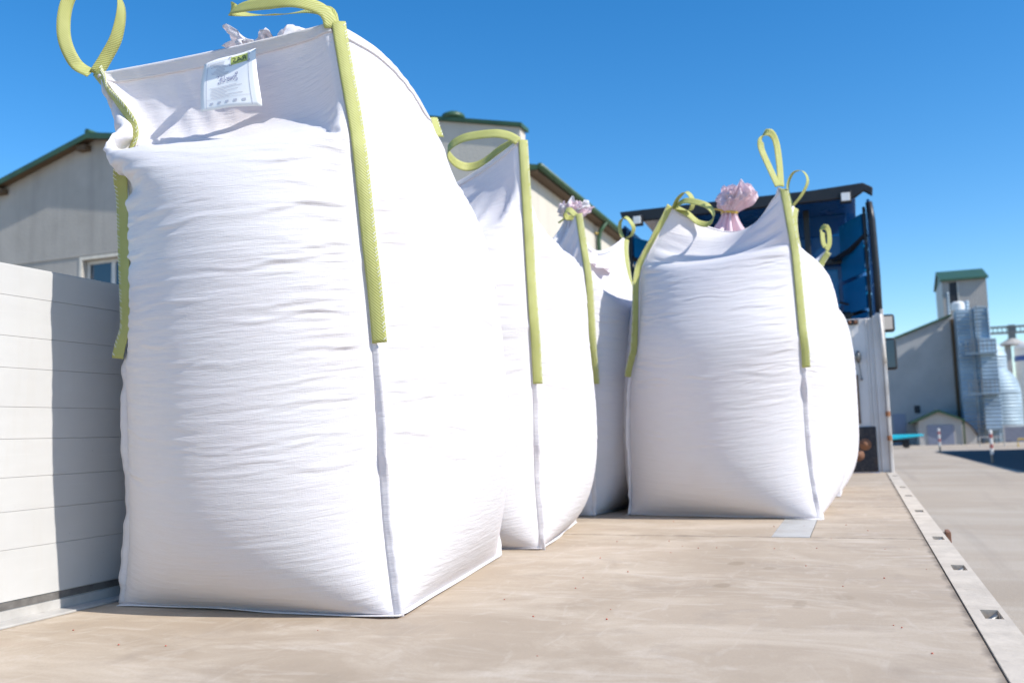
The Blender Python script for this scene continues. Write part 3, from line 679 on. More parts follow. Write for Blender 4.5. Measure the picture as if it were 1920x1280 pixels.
        for it in range(its):
            V*=.93
            nn=_nrm(X)
            z=X[:,:,2:3]
            pr=np.clip((zf-z)/zf,0,1)
            pr=np.where(z<zf,.6+.4*pr,0)
            acc=nn*pr*press*.0016*(10./n)
            acc[:,:,2]-=np.where(z[:,:,0]>zf-.03,.0007,0)*(10./n)
            inw=np.where(z>zf+.05,1.,0.)*(np.r_[cen,0]-X); inw[:,:,2]=0; acc+=inw*.0011*(10./n)
            V+=acc
            P0=X.copy()
            X+=V
            for q in range(4):
                for a,c in hgroups: _con(X,(slice(None),a),(slice(None),c),hl[:,a],1.,.35)
                for r in (he,ho):
                    _con(X,(r,),(r+1,),vl[r],1.,.35)
                if q%2==0:
                    for r in (he,ho):
                        for a,c in hgroups:
                            R=r[:,None]; 
                            _con(X,(R,a[None]),(R+1,c[None]),diag[r][:,a],.25,.1)
                            _con(X,(R+1,a[None]),(R,c[None]),diag[r][:,a],.25,.1)
                    # bending
                    for s in range(4):
                        a=np.arange(s,N,4) ; c=(a+2)%N
                        _con(X,(slice(None),a),(slice(None),c),2*hl[:,a],.0,.10)
                        r=np.arange(s,m-1,4)
                        _con(X,(r,),(r+2,),2*vl[r],.0,.10)
                    # stiff webbing along the seams
                    for k in ci:
                        for st in (2,4,8):
                            for s in range(2*st):
                                r=np.arange(s,m+1-st,2*st)
                                if len(r): _con(X,(r,k),(r+st,k),(st*vl[r,k]),0.,.35)
                # fill dome
                d=(X[:,:,:2]-cen)/(half*.95)
                rho=(np.abs(d)**rexp).sum(2)
                zs=zf+dome*(1-rho)
                z=X[:,:,2]
                msk=(rho<1.)&(z<zs)&(z>zf-.12)&(np.arange(m+1)[:,None]>m*.55)
                X[:,:,2]=np.where(msk,z+(zs-z)*.5,z)
                for (ax,sg,val) in planes:
                    c=X[:,:,ax]; X[:,:,ax]=np.maximum(c,val) if sg>0 else np.minimum(c,val)
                X[:,:,2]=np.maximum(X[:,:,2],0)
                pin()
            V=np.clip(X-P0,-.02,.02)
    return X

# ------------------------------------------------------------------ bag builder
def vnoise(x, y, seed):
    xi = np.floor(x).astype(np.int64); yi = np.floor(y).astype(np.int64); fx = x-xi; fy = y-yi
    fx = fx*fx*(3-2*fx); fy = fy*fy*(3-2*fy)
    def h(a, b):
        n = (a*374761393+b*668265263+seed*974634777) & 0x7fffffff
        n = ((n ^ (n >> 13))*1274126177) & 0x7fffffff
        return ((n ^ (n >> 16)) & 0xffff)/65535.
    return (h(xi, yi)*(1-fx)+h(xi+1, yi)*fx)*(1-fy)+(h(xi, yi+1)*(1-fx)+h(xi+1, yi+1)*fx)*fy
def up(A, k, axis):
    """cubic upsampling of a grid along one axis"""
    A = np.moveaxis(A, axis, 0)
    P = np.concatenate([2*A[:1]-A[1:2], A, 2*A[-1:]-A[-2:-1]])
    n = len(A); out = np.empty(((n-1)*k+1,)+A.shape[1:])
    p0, p1, p2, p3 = P[:-3], P[1:-2], P[2:-1], P[3:]
    for q in range(k):
        t = q/k
        out[q:-1:k] = .5*((2*p1)+(p2-p0)*t+(2*p0-5*p1+4*p2-p3)*t*t+(3*p1-p0-3*p2+p3)*t**3)
    out[-1] = A[-1]
    return np.moveaxis(out, 0, axis)
def smooth01(x, a, b):
    t = np.clip((x-a)/(b-a), 0, 1); return t*t*(3-2*t)
def gnormals(G):
    du = np.gradient(G, axis=1); dv = np.gradient(G, axis=0)
    n = np.cross(du, dv); return n/(np.linalg.norm(n, axis=2, keepdims=True)+1e-12)
def grid_mesh(name, G, U, V, mat, parent):
    m, n, _ = G.shape
    idx = np.arange(m*n).reshape(m, n)
    F = np.stack([idx[:-1, :-1], idx[:-1, 1:], idx[1:, 1:], idx[1:, :-1]], -1).reshape(-1, 4)
    me = bpy.data.meshes.new(name)
    me.vertices.add(m*n); me.vertices.foreach_set('co', G.reshape(-1).astype(np.float32))
    me.loops.add(F.size); me.loops.foreach_set('vertex_index', F.reshape(-1).astype(np.int32))
    me.polygons.add(len(F)); me.polygons.foreach_set('loop_start', np.arange(0, F.size, 4, dtype=np.int32))
    me.polygons.foreach_set('use_smooth', np.ones(len(F), dtype=bool))
    me.update(calc_edges=True)
    uv = me.uv_layers.new(name='UVMap'); UV = np.stack([U, V], -1).reshape(-1, 2)[F.reshape(-1)]
    uv.data.foreach_set('uv', UV.reshape(-1).astype(np.float32))
    return link(name, me, mat, parent)
def ribbon(name, P, D, w, th, mat, parent, nc=4, fold=None, a0=0.):
    """webbing or seam strip: path P, width direction D, width w (array or number), real thickness"""
    P = np.asarray(P, float); D = np.asarray(D, float); L = len(P)
    w = np.broadcast_to(np.asarray(w, float), (L,))
    T = np.gradient(P, axis=0); T /= np.linalg.norm(T, axis=1, keepdims=True)+1e-9
    D = D-T*(D*T).sum(1, keepdims=True); D /= np.linalg.norm(D, axis=1, keepdims=True)+1e-9
    Nn = np.cross(T, D)
    a = np.linspace(0, 1, nc+1)
    h = np.zeros(nc+1) if fold is None else np.array([fold*abs(q-.45)*2 for q in a])
    C = P[:, None]+D[:, None]*((a[None, :]+a0)*w[:, None])[..., None]+Nn[:, None]*(h[None, :]*w[:, None])[..., None]
    top = C+Nn[:, None]*th/2; bot = C-Nn[:, None]*th/2
    s = np.r_[0, np.cumsum(np.linalg.norm(np.diff(P, axis=0), axis=1))]
    loop = np.concatenate([top, bot[:, ::-1]], 1); k = loop.shape[1]
    idx = np.arange(L*k).reshape(L, k); F = []; UVf = []
    av = np.r_[a, a[::-1]]*float(w.mean())
    for i in range(L-1):
        for c in range(k):
            d = (c+1) % k
            F.append((idx[i, c], idx[i, d], idx[i+1, d], idx[i+1, c])); UVf += [(av[c], s[i]), (av[d], s[i]), (av[d], s[i+1]), (av[c], s[i+1])]
    F.append(tuple(idx[0, ::-1])); UVf += [(0, 0)]*k
    F.append(tuple(idx[-1])); UVf += [(0, 0)]*k
    me = bpy.data.meshes.new(name); me.from_pydata(loop.reshape(-1, 3).tolist(), [], [tuple(int(q) for q in f) for f in F])
    uv = me.uv_layers.new(name='UVMap'); uv.data.foreach_set('uv', np.array(UVf, np.float32).reshape(-1))
    o = link(name, me, mat, parent, True)
    return o, C, Nn, s
def resample(P, n):
    """smooth closed-form path through control points"""
    P = up(np.asarray(P, float), 10, 0); s = np.r_[0, np.cumsum(np.linalg.norm(np.diff(P, axis=0), axis=1))]
    q = np.linspace(0, s[-1], n); return np.stack([np.interp(q, s, P[:, i]) for i in range(P.shape[1])], 1)

def crumple(name, base, neck, top, rb, rn, rt, seed, parent, mat):
    """tied spout: pleated cone up to a tie, then an open crumpled tuft"""
    rg = np.random.RandomState(seed); n, m1, m2 = 72, 16, 22
    th = np.linspace(0, 2*np.pi, n+1); ph = rg.rand(8)*6.28
    base, neck, top = map(np.array, (base, neck, top)); rows = []
    for i in range(m1):
        t = i/(m1-1); c = base*(1-t)+neck*t; r = rb*(1-t)**1.5+rn
        r = r*(1+(.10+.25*t)*np.sin(9*th+ph[0]+t)+.08*np.sin(5*th+ph[1]))
        rows.append(np.stack([c[0]+r*np.cos(th), c[1]+r*np.sin(th), c[2]+0*th], 1))
    ax = top-neck
    for i in range(m2):
        t = (i+1)/m2; c = neck+ax*t; e = math.sin(min(t*1.35, 1)*math.pi*.5)**.8
        r = rn+(rt-rn)*e*(1-.35*max(0, t-.6)/.4)
        wv = .26*np.sin(3*th+ph[2]+1.5*t)+.20*np.sin(5*th+ph[3]-2*t)+.12*np.sin(11*th+ph[4]+3*t)+.10*np.sin(19*th+ph[5]+5*t)+.08*np.sin(9*th+14*t+ph[1])
        wv = wv*.75+.7*(vnoise(3.2*np.cos(th)+9, 3.2*np.sin(th)+5*t+9, seed+2)-.5)+.35*(vnoise(8*np.cos(th)+19, 8*np.sin(th)+12*t+19, seed+3)-.5)
        r = r*(1+wv*min(1, 2*t))
        zz = c[2]+t*rt*(.20*np.sin(2*th+ph[6])+.22*np.sin(5*th+ph[7])+.08*np.sin(9*th+ph[0])+.05*np.sin(17*th+ph[1])+.35*(vnoise(4*np.cos(th)+9, 4*np.sin(th)+3*t+9, seed)-.5))
        rows.append(np.stack([c[0]+r*np.cos(th), c[1]+r*np.sin(th), zz], 1))
    G = np.array(rows); U, V = np.meshgrid(th, np.arange(len(G))*.02)
    o = grid_mesh(name, G, U, V, mat, parent)
    return o

def make_bag(spec):
    X = sim_bag(**spec['sim']); m = X.shape[0]-1; n = X.shape[1]//4
    seed = spec['sim']['seed']; rg = np.random.RandomState(seed+50)
    base = np.array(spec['sim']['base']); c0 = base.mean(0)
    root = empty('bulk_bag', (c0[0], c0[1], 0)); tag(root, spec['label'], 'bulk bag', 'bulk bags on the trailer')
    Hf = spec['sim']['Hf']; vl = Hf/m; zf = spec['sim']['zf']
    ks = spec['k']; pan = []; nor = []
    Xc = np.concatenate([X, X[:, :1]], 1)
    for k in range(4):
        G = Xc[:, k*n:(k+1)*n+1]; q = ks[k]
        if q > 1: G = up(up(G, q, 0), q, 1)
        w = np.linalg.norm(base[(k+1) % 4]-base[k])
        U, V = np.meshgrid(np.linspace(0, w, G.shape[1])+k*1.7+seed, np.linspace(0, Hf, G.shape[0]))
        u = U-k*1.7-seed
        N = gnormals(G)
        # slack-cloth creases: fine horizontal ripples plus individual folds running in from the seams
        edge = np.minimum(u, w-u)/w*2
        mv = smooth01(V, .30, .75)*(1-smooth01(V, zf+.02, zf+.16))*.9+.12
        mu = .35+.65*(1-smooth01(edge, .1, .9))
        r1 = 1-np.abs(2*vnoise(u*2.1+9*k, V*42+.8*vnoise(u*3, V*4, seed), seed+k)-1)
        r2 = 1-np.abs(2*vnoise(u*4.5, V*80, seed+7+k)-1)
        d = mv*mu*(.0030*(r1**2-.35)+.0018*(r2**2-.35))
        d += .004*(vnoise(u*3+3, V*3, seed+11+k)-.5)*smooth01(V, .05, .3)
        d += .0009*(vnoise(u*10, V*110, seed+19)-.5)
        for c in range(spec.get('creases', 46)):
            v0 = rg.uniform(.40, zf+.03); L = rg.uniform(.10, .5)*w
            side = rg.rand() < .5
            uu = u if side else w-u
            u0 = 0 if rg.rand() < .7 else rg.uniform(.05, .5)*w
            sl = rg.uniform(-.06, .06); cv = rg.uniform(-.10, .05)
            dv = V-v0-sl*(uu-u0)-cv*(uu-u0)**2-.006*np.sin(uu*26+c)
            s = rg.uniform(.0045, .008); A = rg.uniform(.0008, .0021)*(1.25 if v0 > .7 else .8)
            env = smooth01(uu-u0, -.03, .05)*(1-smooth01(uu-u0, L*.45, L))
            d += A*env*(np.exp(-(dv/s)**2)-.8*np.exp(-((dv+1.9*s)/(1.4*s))**2))
        d *= smooth01(edge, .01, .16)*smooth01(V, .01, .05)*(1-.6*smooth01(V, Hf-.06, Hf))
        G = G+N*d[..., None]
        grid_mesh('side_panel', G, U, V, M['fabric'], root)
        pan.append(G); nor.append(N)
        if spec['hem'][k]:           # folded hem along the top
            r = max(3, int(.034/(Hf/(G.shape[0]-1))))
            hb_ = G[-r:]+N[-r:]*(.004+.0025*vnoise(u[-r:]*22, V[-r:]*20, seed+3)[..., None])
            hb_ = np.concatenate([G[-r:-r+1]+N[-r:-r+1]*.0005, hb_, hb_[-1:]+np.array([0, 0, .004])-N[-1:]*.004, G[-1:]-N[-1:]*.003], 0)
            Uh = np.repeat(U[-1:], len(hb_), 0); Vh = np.repeat(np.arange(len(hb_))[:, None]*.01, U.shape[1], 1)
            grid_mesh('hem', hb_, Uh, Vh, M['fabric'], root)
    # fill that keeps the bag solid
    jm = int(zf*1.0/vl); cc = np.r_[c0, 0]
    Fi = X[:jm+1].copy(); Fi[:, :, :2] = c0+(Fi[:, :, :2]-c0)*.968; Fi[0, :, 2] = .006
    lid = np.array([Fi[jm]*(1-t)+np.r_[Fi[jm, :, :2].mean(0), zf+spec['sim']['dome']*.8]*t-np.array([0, 0, .02]) for t in (.3, .6, .85, .999)])
    Fi = np.concatenate([Fi, lid], 0); Fi = np.concatenate([Fi, Fi[:, :1]], 1)
    U, V = np.meshgrid(np.arange(Fi.shape[1])*.02, np.arange(Fi.shape[0])*.02)
    grid_mesh('seed_fill', Fi, U, V, M['fill'], root)
    # seams, straps, stitching
    zb0 = spec.get('strap_z', .71); ends = []
    for k in range(4):
        A = pan[k][:, 0]; N1 = nor[k][:, 0]; Bp = pan[k-1][:, -1]; N0 = nor[k-1][:, -1]
        q = 160
        rs = lambda Z: np.stack([np.interp(np.linspace(0, 1, q), np.linspace(0, 1, len(Z)), Z[:, i]) for i in range(3)], 1)
        A, N1, N0 = rs(A), rs(N1), rs(N0); zb = spec.get('strap_from', {}).get(k, zb0)
        O = N1+N0
        for _ in range(4): O[1:-1] = (O[:-2]+2*O[1:-1]+O[2:])/4
        Oc = np.r_[A[0, :2]-c0, 0]; Oc /= np.linalg.norm(Oc)
        O = O/(np.linalg.norm(O, axis=1, keepdims=True)+1e-9)*.6+Oc*.7
        T = np.gradient(A, axis=0); T /= np.linalg.norm(T, axis=1, keepdims=True)
        O -= T*(O*T).sum(1, keepdims=True); O /= np.linalg.norm(O, axis=1, keepdims=True)
        Bv = np.cross(T, O); hB = np.array([-Oc[1], Oc[0], 0]); Bv *= np.sign((Bv*hB).sum(1, keepdims=True)+1e-9)
        a_top, a_bot = spec['ang'][k]
        zz = A[:, 2]; s = np.linspace(0, Hf, q)
        t0, t1 = spec.get('turn', {}).get(k, (.45, 1.35))
        al = np.radians(a_bot+(a_top-a_bot)*smooth01(s, t0, t1))
        wob = .9*(vnoise(s*9, s*0+.5, seed+31+k)-.5)+.5*(vnoise(s*26, s*0+.5, seed+41+k)-.5)
        D = O*np.cos(al+wob)[:, None]+Bv*np.sin(al+wob)[:, None]
        wf = .030+.012*(vnoise(s*7, s*0+.3, seed+61+k)-.5)+.004*(vnoise(s*40, s*0, seed+k)-.5)
        up_ = smooth01(zz, zb-.02, zb+.02); wf = wf*(1-up_)+.016*up_
        ribbon('seam_flange', A-O*.003, D, wf, .0022, M['fabric'], root, 3)
        j0 = int(np.argmax(zz > zb)); sl = slice(j0, q)
        wob2 = .45*(vnoise(s*4.5, s*0+.5, seed+71+k)-.5)
        D2 = O*np.cos(al+wob2)[:, None]+Bv*np.sin(al+wob2)[:, None]
        P2 = A.copy()
        for _ in range(14): P2[1:-1] = (P2[:-2]+2*P2[1:-1]+P2[2:])/4
        P2 = P2+O*.010
        o, C, Nn, ss = ribbon('strap', P2[sl], D2[sl], .040, .0022, M['strap'], root, 6, .09)
        st = B(); d_ = np.interp
        step = .0135; tot = ss[-1]
        for x in np.arange(.01, tot-.01, step):
            i = int(np.searchsorted(ss, x)); i = min(max(i, 1), len(ss)-1)
            e = C[i, -1]; f_ = C[i, -2]; Dv = (e-f_); Dv = Dv/(np.linalg.norm(Dv)+1e-9)
            Tn = C[i, -1]-C[i-1, -1]; Tn = Tn/(np.linalg.norm(Tn)+1e-9)*.004
            for sg in (1, -1):
                o3 = Nn[i]*sg*.0019
                st.tube([e-Dv*.008+o3-Tn, e+Dv*.0006+o3+Tn], .0011, 4, False)
        so = st.build('stitching', M['thread'], o); so['kind'] = 'stuff'
        ends.append((A[-1], O[-1], Bv[-1], D2[-1]))
    # sewn base edge lying on the floor
    ring = []; out = []
    for k in range(4):
        a, b = base[k], base[(k+1) % 4]; dv = b-a; nv = np.array([dv[1], -dv[0]])/np.linalg.norm(dv)
        for t in np.linspace(0, 1, 50, endpoint=False):
            ring.append(a+dv*t); 
            pa = base[k-1]; d0 = a-pa; n0 = np.array([d0[1], -d0[0]])/np.linalg.norm(d0)
            e = max(0, 1-t/.06); cvec = nv*(1-.5*e)+n0*.5*e
            e2 = max(0, (t-.94)/.06); nb = base[(k+2) % 4]-b; n2 = np.array([nb[1], -nb[0]])/np.linalg.norm(nb)
            cvec = cvec*(1-.5*e2)+n2*.5*e2; out.append(cvec)
    ring.append(ring[0]); out.append(out[0]); ring = np.array(ring); out = np.array(out)
    s = np.arange(len(ring))*.02
    wz = .006+.007*vnoise(s*2.5, s*0+.2, seed+5)
    Pz = np.c_[ring-out*.004, wz*.6]
    ribbon('base_seam', Pz, np.c_[out, .25*(vnoise(s*5, s*0+.7, seed+8)-.62)], .028+.012*(vnoise(s*3, s*0, seed+9)-.5), .0022, M['fabric'], root, 3)
    # lifting loops
    for (pts, wd) in spec.get('loops', []):
        P = resample(pts, 60); W = resample(wd, 60) if len(np.shape(wd)) == 2 else np.repeat(np.array([wd], float), 60, 0)
        W = W/np.linalg.norm(W, axis=1, keepdims=True)
        ribbon('lifting_loop', P-W*.02, W, .040, .0018, M['strap'], root, 4, .03)
    return root

# ------------------------------------------------------------------ the bags
specs = []
specs.append(dict(label='largest white bulk bag in the foreground with a printed tag under its top hem',
    sim=dict(base=[(-2.045, 2.12), (-1.157, 2.13), (-1.32, 3.24), (-2.08, 3.2)], top=[(-2.19, 2.12, 1.635), (-1.325, 2.12, 1.635), (-1.49, 3.08, 1.70), (-2.1, 3.05, 1.70)],
             Hf=1.70, zf=1.33, dome=.20, seed=1, Hc=(1.79, 1.665, 1.73, 1.70), wscale=1.0, taper=.85, Hm=(.10, .0, 0, 0), seam={0: [(.8, (-1.985, 2.09, .785)), (1.20, (-2.005, 2.09, 1.19)), (1.27, (-2.01, 2.09, 1.265)), (1.36, (-1.99, 2.06, 1.33)), (1.43, (-1.95, 2.05, 1.385)), (1.6, (-2.06, 2.085, 1.51))], 1: [(.95, (-1.214, 2.09, .935)), (1.31, (-1.248, 2.09, 1.285))], 2: [(1.1, (-1.32, 3.12, 1.08)), (1.32, (-1.37, 3.12, 1.29))]}, planes=((0, 1, -2.165),), hem=((.0, .015), (-.055, -.01), (.1, .1), (.05, .03))),
    k=(5, 5, 2, 2), hem=(1, 1, 0, 0), ang=((130, -50), (80, 48), (0, 0), (0, 0)), turn={0: (1.22, 1.40)}, strap_from={2: 1.62}, creases=100,
    loops=[([(-2.186, 2.11, 1.625), (-2.228, 2.08, 1.655), (-2.246, 2.05, 1.727), (-2.238, 2.04, 1.813), (-2.215, 2.05, 1.885), (-2.166, 2.08, 1.945), (-2.115, 2.10, 1.915), (-2.094, 2.12, 1.846), (-2.118, 2.13, 1.754), (-2.155, 2.13, 1.695), (-2.188, 2.12, 1.640)],
            [(.6, .7, .2), (.75, .6, .1), (.72, .7, .0), (.5, .85, 0), (.3, .95, 0), (.0, 1, .0), (-.25, .95, -.1), (-.35, .9, -.2), (-.2, .9, -.3), (.1, .9, -.3), (.4, .8, -.1)]),
           ([(-1.322, 2.11, 1.628), (-1.336, 2.10, 1.668), (-1.40, 2.06, 1.690), (-1.49, 2.04, 1.694), (-1.585, 2.04, 1.698), (-1.622, 2.07, 1.706), (-1.60, 2.14, 1.724), (-1.52, 2.18, 1.728), (-1.42, 2.17, 1.716), (-1.35, 2.14, 1.682), (-1.325, 2.12, 1.635)],
            [(.5, .5, .6), (.2, .3, .9), (.05, .1, 1), (0, .05, 1), (.1, .2, 1), (.2, .5, .8), (.0, .9, .5), (0, 1, .35), (0, .9, .5), (.2, .5, .8), (.5, .5, .6)])]))
specs.append(dict(label='white bulk bag second in the row along the drop side, directly behind the largest bag',
    sim=dict(base=[(-2.10, 3.48), (-1.224, 3.467), (-1.39, 4.48), (-2.12, 4.5)], top=[(-2.0, 3.5, 1.46), (-1.264, 3.47, 1.69), (-1.50, 4.35, 1.52), (-2.05, 4.4, 1.6)],
             Hf=1.70, zf=1.33, dome=.20, seed=2, seam={1: [(.9, (-1.228, 3.44, .885)), (1.30, (-1.243, 3.45, 1.28))]}, planes=((0, 1, -2.165),), hem=((.03, .05), (.06, .10), (.1, .1), (.05, .03)), levels=((10, 20, 500), (20, 40, 300), (40, 80, 70))),
    k=(3, 4, 1, 1), hem=(1, 1, 0, 0), ang=((0, 0), (75, 45), (0, 0), (0, 0)), creases=60, strap_z=.66,
    loops=[([(-1.266, 3.46, 1.688), (-1.30, 3.45, 1.712), (-1.361, 3.43, 1.723), (-1.485, 3.41, 1.715), (-1.562, 3.42, 1.678), (-1.565, 3.48, 1.645), (-1.53, 3.54, 1.630), (-1.46, 3.55, 1.640), (-1.362, 3.52, 1.680), (-1.272, 3.48, 1.692)], (.1, .25, 1))]))
specs.append(dict(label='shaded white bulk bag, third in the left row, with a knotted white top',
    sim=dict(base=[(-2.12, 4.95), (-1.40, 4.86), (-1.30, 5.86), (-2.08, 5.95)], top=[(-1.95, 5.0, 1.55), (-1.44, 4.88, 1.70), (-1.395, 5.85, 1.75), (-2.0, 5.8, 1.6)],
             Hf=1.72, zf=1.28, dome=.22, seed=3, seam={1: [(.9, (-1.375, 4.84, .89)), (1.33, (-1.385, 4.85, 1.32))]}, planes=((0, 1, -2.165),), hem=((.12, .08), (.14, .05), (.1, .1), (.05, .03)), levels=((10, 20, 500), (20, 40, 300), (40, 80, 50))),
    k=(3, 3, 1, 1), hem=(0, 1, 0, 0), ang=((0, 0), (75, 40), (0, 0), (0, 0)), creases=40, strap_z=.72,
    loops=[([(-1.395, 5.85, 1.75), (-1.41, 5.84, 1.80), (-1.40, 5.82, 1.855), (-1.36, 5.82, 1.875), (-1.325, 5.85, 1.82), (-1.34, 5.88, 1.775), (-1.385, 5.87, 1.75)], (.45, 1., .25)),
           ([(-1.44, 4.88, 1.70), (-1.47, 4.87, 1.73), (-1.50, 4.88, 1.725), (-1.50, 4.92, 1.70), (-1.45, 4.92, 1.69)], (.3, .5, .8))]))
specs.append(dict(label='white bulk bag with pink knotted spout and tall upright loop, front of the right row',
    sim=dict(base=[(-1.20, 4.93), (-.213, 4.75), (-.225, 5.75), (-1.15, 5.9)], top=[(-.88, 4.93, 1.685), (-.305, 4.77, 1.69), (-.285, 5.6, 1.78), (-.9, 5.7, 1.66)],
             Hf=1.76, zf=1.36, dome=.24, taper=.7, wscale=.99, Hm=(.07, 0, 0, 0), seed=4, Hc=(1.76, 1.71, 1.76, 1.76), seam={0: [(.9, (-1.10, 4.88, .89)), (1.36, (-1.08, 4.90, 1.345))], 1: [(.9, (-.25, 4.70, .89)), (1.36, (-.262, 4.74, 1.345))]}, hem=((.15, .20), (.22, .10), (.1, .1), (.22, .10)), levels=((10, 20, 500), (20, 40, 300), (40, 80, 90))),
    k=(4, 3, 1, 2), hem=(1, 1, 0, 1), ang=((5, 15), (75, 45), (0, 0), (0, 0)), creases=56, strap_z=.75,
    loops=[([(-.88, 4.92, 1.685), (-.845, 4.90, 1.733), (-.80, 4.89, 1.755), (-.772, 4.90, 1.71), (-.79, 4.93, 1.665), (-.84, 4.94, 1.675), (-.875, 4.93, 1.684)], (.5, .9, .2)),
           ([(-.875, 4.93, 1.69), (-.80, 4.86, 1.70), (-.69, 4.83, 1.655), (-.655, 4.86, 1.60), (-.70, 4.93, 1.575), (-.76, 4.96, 1.60), (-.81, 4.95, 1.65), (-.87, 4.94, 1.688)], (.15, .55, .85)),
           ([(-.305, 4.76, 1.69), (-.345, 4.75, 1.80), (-.378, 4.74, 1.90), (-.372, 4.74, 1.955), (-.335, 4.76, 1.968), (-.308, 4.79, 1.94), (-.297, 4.79, 1.82), (-.296, 4.78, 1.70)], (.75, .65, .05)),
           ([(-.285, 5.6, 1.78), (-.305, 5.6, 1.90), (-.27, 5.6, 1.98), (-.215, 5.6, 1.985), (-.19, 5.6, 1.925), (-.225, 5.6, 1.85), (-.28, 5.6, 1.785)], (.35, 1, .1))]))
specs.append(dict(label='white bulk bag mostly hidden behind the one with the pink spout',
    sim=dict(base=[(-1.10, 6.25), (-.155, 6.22), (-.15, 7.2), (-1.10, 7.2)], top=[(-.95, 6.3, 1.6), (-.127, 6.30, 1.62), (-.3, 7.1, 1.6), (-.9, 7.1, 1.6)],
             Hf=1.68, zf=1.28, dome=.22, seed=5, hem=((.14, .08), (.10, .06), (.1, .1), (.1, .1)), levels=((10, 20, 500), (20, 40, 200))),
    k=(4, 5, 2, 2), hem=(0, 1, 0, 0), ang=((0, 0), (75, 40), (0, 0), (0, 0)), creases=36, strap_z=.75,
    loops=[([(-.127, 6.28, 1.63), (-.138, 6.27, 1.67), (-.137, 6.27, 1.745), (-.118, 6.28, 1.752), (-.102, 6.3, 1.74), (-.102, 6.31, 1.67), (-.12, 6.3, 1.63)], (.7, .7, 0))]))
roots = [make_bag(s) for s in specs]
sp1 = crumple('spout', (-1.72, 2.62, 1.45), (-1.80, 2.52, 1.76), (-1.82, 2.50, 1.825), .25, .06, .10, 3, roots[0], M['fabric'])
sp3 = crumple('spout', (-1.66, 5.35, 1.46), (-1.59, 5.28, 1.78), (-1.55, 5.26, 1.86), .25, .028, .085, 5, roots[2], M['fabric'])
for q_, (dx, dz, rr) in enumerate(((.02, .0, .065), (-.03, .0, .055), (.07, -.05, .06))): crumple('spout_fold', (-1.59, 5.28, 1.77), (-1.59, 5.28, 1.785), (-1.55+dx, 5.25-.01*q_, 1.86+dz), .02, .02, rr, 31+q_, sp3, M['film'])
B().tube([(-1.59+.034*math.cos(a), 5.28+.034*math.sin(a), 1.785+.006*math.sin(2*a)) for a in np.linspace(0, 6.2, 16)], .008, 6).tube([(-1.60, 5.245, 1.785), (-1.625, 5.22, 1.76), (-1.645, 5.21, 1.745)], .006, 5).build('tie_string', M['strap'], sp3)
sp4 = crumple('spout', (-.66, 5.32, 1.44), (-.62, 5.28, 1.70), (-.565, 5.26, 1.83), .20, .034, .095, 9, roots[3], M['film'])
for q_, (dx, dz, rr) in enumerate(((.015, .01, .07), (-.02, .02, .055), (.05, -.03, .06))): crumple('spout_fold', (-.62, 5.28, 1.69), (-.62, 5.28, 1.705), (-.565+dx, 5.26-.01*q_, 1.83+dz), .02, .02, rr, 21+q_, sp4, M['film'])
B().tube([(-.62+.042*math.cos(a), 5.28+.042*math.sin(a), 1.705+.006*math.sin(2*a)) for a in np.linspace(0, 6.2, 16)], .009, 6).tube([(-.645, 5.24, 1.71), (-.685, 5.22, 1.722), (-.70, 5.22, 1.724)], .006, 5).build('tie_string', M['yellow'], sp4)

# ------------------------------------------------------------------ printed tag on the front bag
TL, TRc, BRc, BL_ = [np.array(p) for p in ((-1.735, 2.085, 1.575), (-1.553, 2.085, 1.590), (-1.513, 2.06, 1.405), (-1.722, 2.055, 1.418))]
def lab(a, b, off=0.):
    p = (TL*(1-a)+TRc*a)*(1-b)+(BL_*(1-a)+BRc*a)*b
    p = p+np.array([0, -1, .12])*(.006*math.sin(b*2.6)+.004*math.sin(a*3.1)+.003*math.sin(a*7+b*4)+off)
    return p
q = 14; G = np.array([[lab(a, 1-b) for a in np.linspace(0, 1, q)] for b in np.linspace(0, 1, q)])
U, V = np.meshgrid(np.linspace(0, .2, q), np.linspace(0, .2, q))
tg = grid_mesh('printed_tag', G, U, V, M['label'], roots[0]); tg['label'] = 'white printed tag sewn under the hem'
md = tg.modifiers.new('solid', 'SOLIDIFY'); md.thickness = .0006; md.offset = -1
def ink(name, quads, mat):
    b_ = B()
    for (a0, b0, a1, b1) in quads:
        na = max(1, int(abs(a1-a0)/.08)); nb = max(1, int(abs(b1-b0)/.08))
        for i in range(na):
            for j in range(nb):
                c_ = [(a0+(a1-a0)*i/na, b0+(b1-b0)*j/nb), (a0+(a1-a0)*(i+1)/na, b0+(b1-b0)*j/nb), (a0+(a1-a0)*(i+1)/na, b0+(b1-b0)*(j+1)/nb), (a0+(a1-a0)*i/na, b0+(b1-b0)*(j+1)/nb)]
                b_.add([lab(x, y, .0009 if mat is not M['tagblack'] else .0013) for x, y in c_], [(0, 1, 2, 3)])
    return b_.build(name, mat, tg)
ink('lime_block', [(.53, .04, .85, .19)], M['taglime'])
fr = [(.10, .05, .108, .97), (.86, .03, .868, .97), (.10, .05, .5, .055), (.10, .80, .86, .804)]
br = []
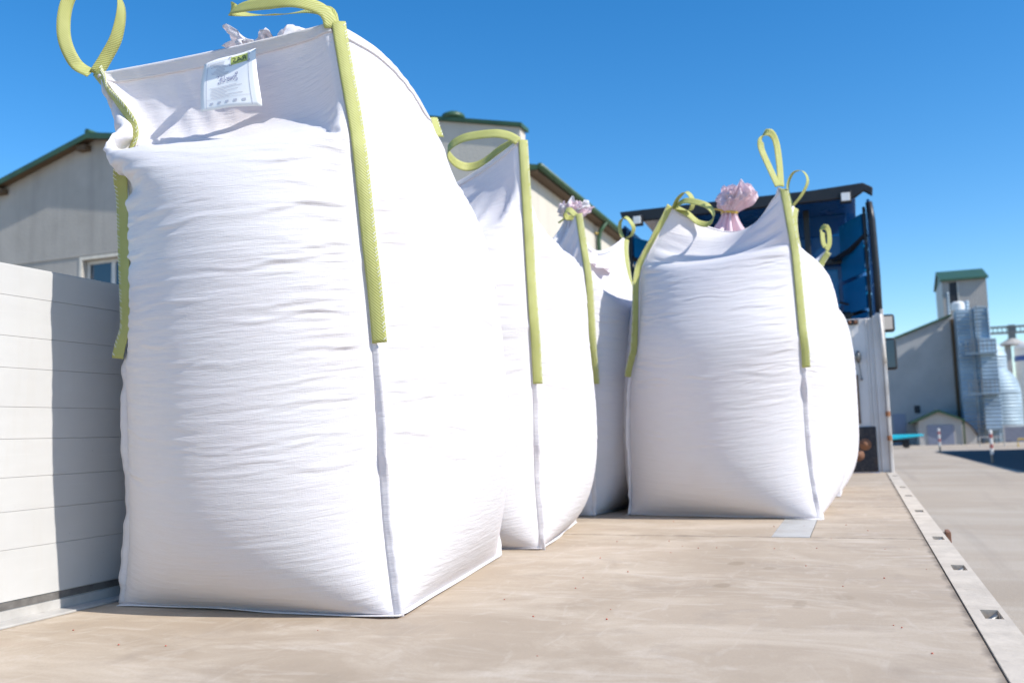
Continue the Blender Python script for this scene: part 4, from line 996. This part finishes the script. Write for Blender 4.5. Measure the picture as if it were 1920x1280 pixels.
for (x0, y0_, x1, y1) in ((.50, .03, .88, .20), (.31, .36, .66, .52)):
    for cx_, sx in ((x0, 1), (x1, -1)):
        for cy_, sy in ((y0_, 1), (y1, -1)):
            br += [(min(cx_, cx_+sx*.05), cy_-.004, max(cx_, cx_+sx*.05), cy_+.004), (cx_-.005, min(cy_, cy_+sy*.045), cx_+.005, max(cy_, cy_+sy*.045))]
rg = random.Random(4); lines = []
for i in range(11):
    y = .085+i*.027; lines.append((.14 if i < 2 else rg.uniform(.16, .3), y, rg.uniform(.40, .5), y+.010))
ink('print_frame', fr, M['inkfaint']); ink('corner_marks', br, M['ink']); ink('fine_print', lines, M['inkfaint'])
ink('fine_print', [(rg.uniform(.14, .2), .58+i*.028, rg.uniform(.4, .8), .588+i*.028) for i in range(8)]+[(.16+.14*i, .86, .22+.14*i, .90) for i in range(5)], M['inkfaint'])
def word(txt, a0, a1, b0, b1, mat, shear=0., off=.0014):
    cu = bpy.data.curves.new('print', 'FONT'); cu.body = txt; cu.shear = shear
    ob = bpy.data.objects.new('print', cu); COL.objects.link(ob)
    me = bpy.data.meshes.new_from_object(ob.evaluated_get(bpy.context.evaluated_depsgraph_get()))
    bpy.data.objects.remove(ob); bpy.data.curves.remove(cu)
    co = np.array([v.co[:2] for v in me.vertices]); lo, hi = co.min(0), co.max(0)
    for v in me.vertices:
        t = (v.co.x-lo[0])/(hi[0]-lo[0]); s_ = (v.co.y-lo[1])/(hi[1]-lo[1])
        v.co = lab(a1+(a0-a1)*t, b1+(b0-b1)*s_, off)          # the print shows through mirrored
    me.update(); return link('lettering', me, mat, tg)
word('Power-Lift', .335, .645, .375, .505, M['ink'])
word('RAS', .56, .83, .065, .165, M['tagblack'], .3, .0016)

# ------------------------------------------------------------------ spilled seed and crumbs on the floor
rg = np.random.RandomState(8); b_ = B()
for i in range(70):
    x = rg.uniform(-2.0, .2); y = rg.uniform(1.2, 4.6)
    if x < -1.0 and y > 1.95: continue
    r_ = rg.uniform(.0015, .0032)*(1.8 if rg.rand() < .08 else 1)
    b_.lathe((x, y, .0005), [(r_*.6, 0), (r_, r_*.5), (r_*.5, r_)], 6)
o = b_.build('spilled_seed', M['seed'], smooth=True); tag(o, 'tiny red seed grains scattered on the trailer floor', 'seed', kind='stuff')
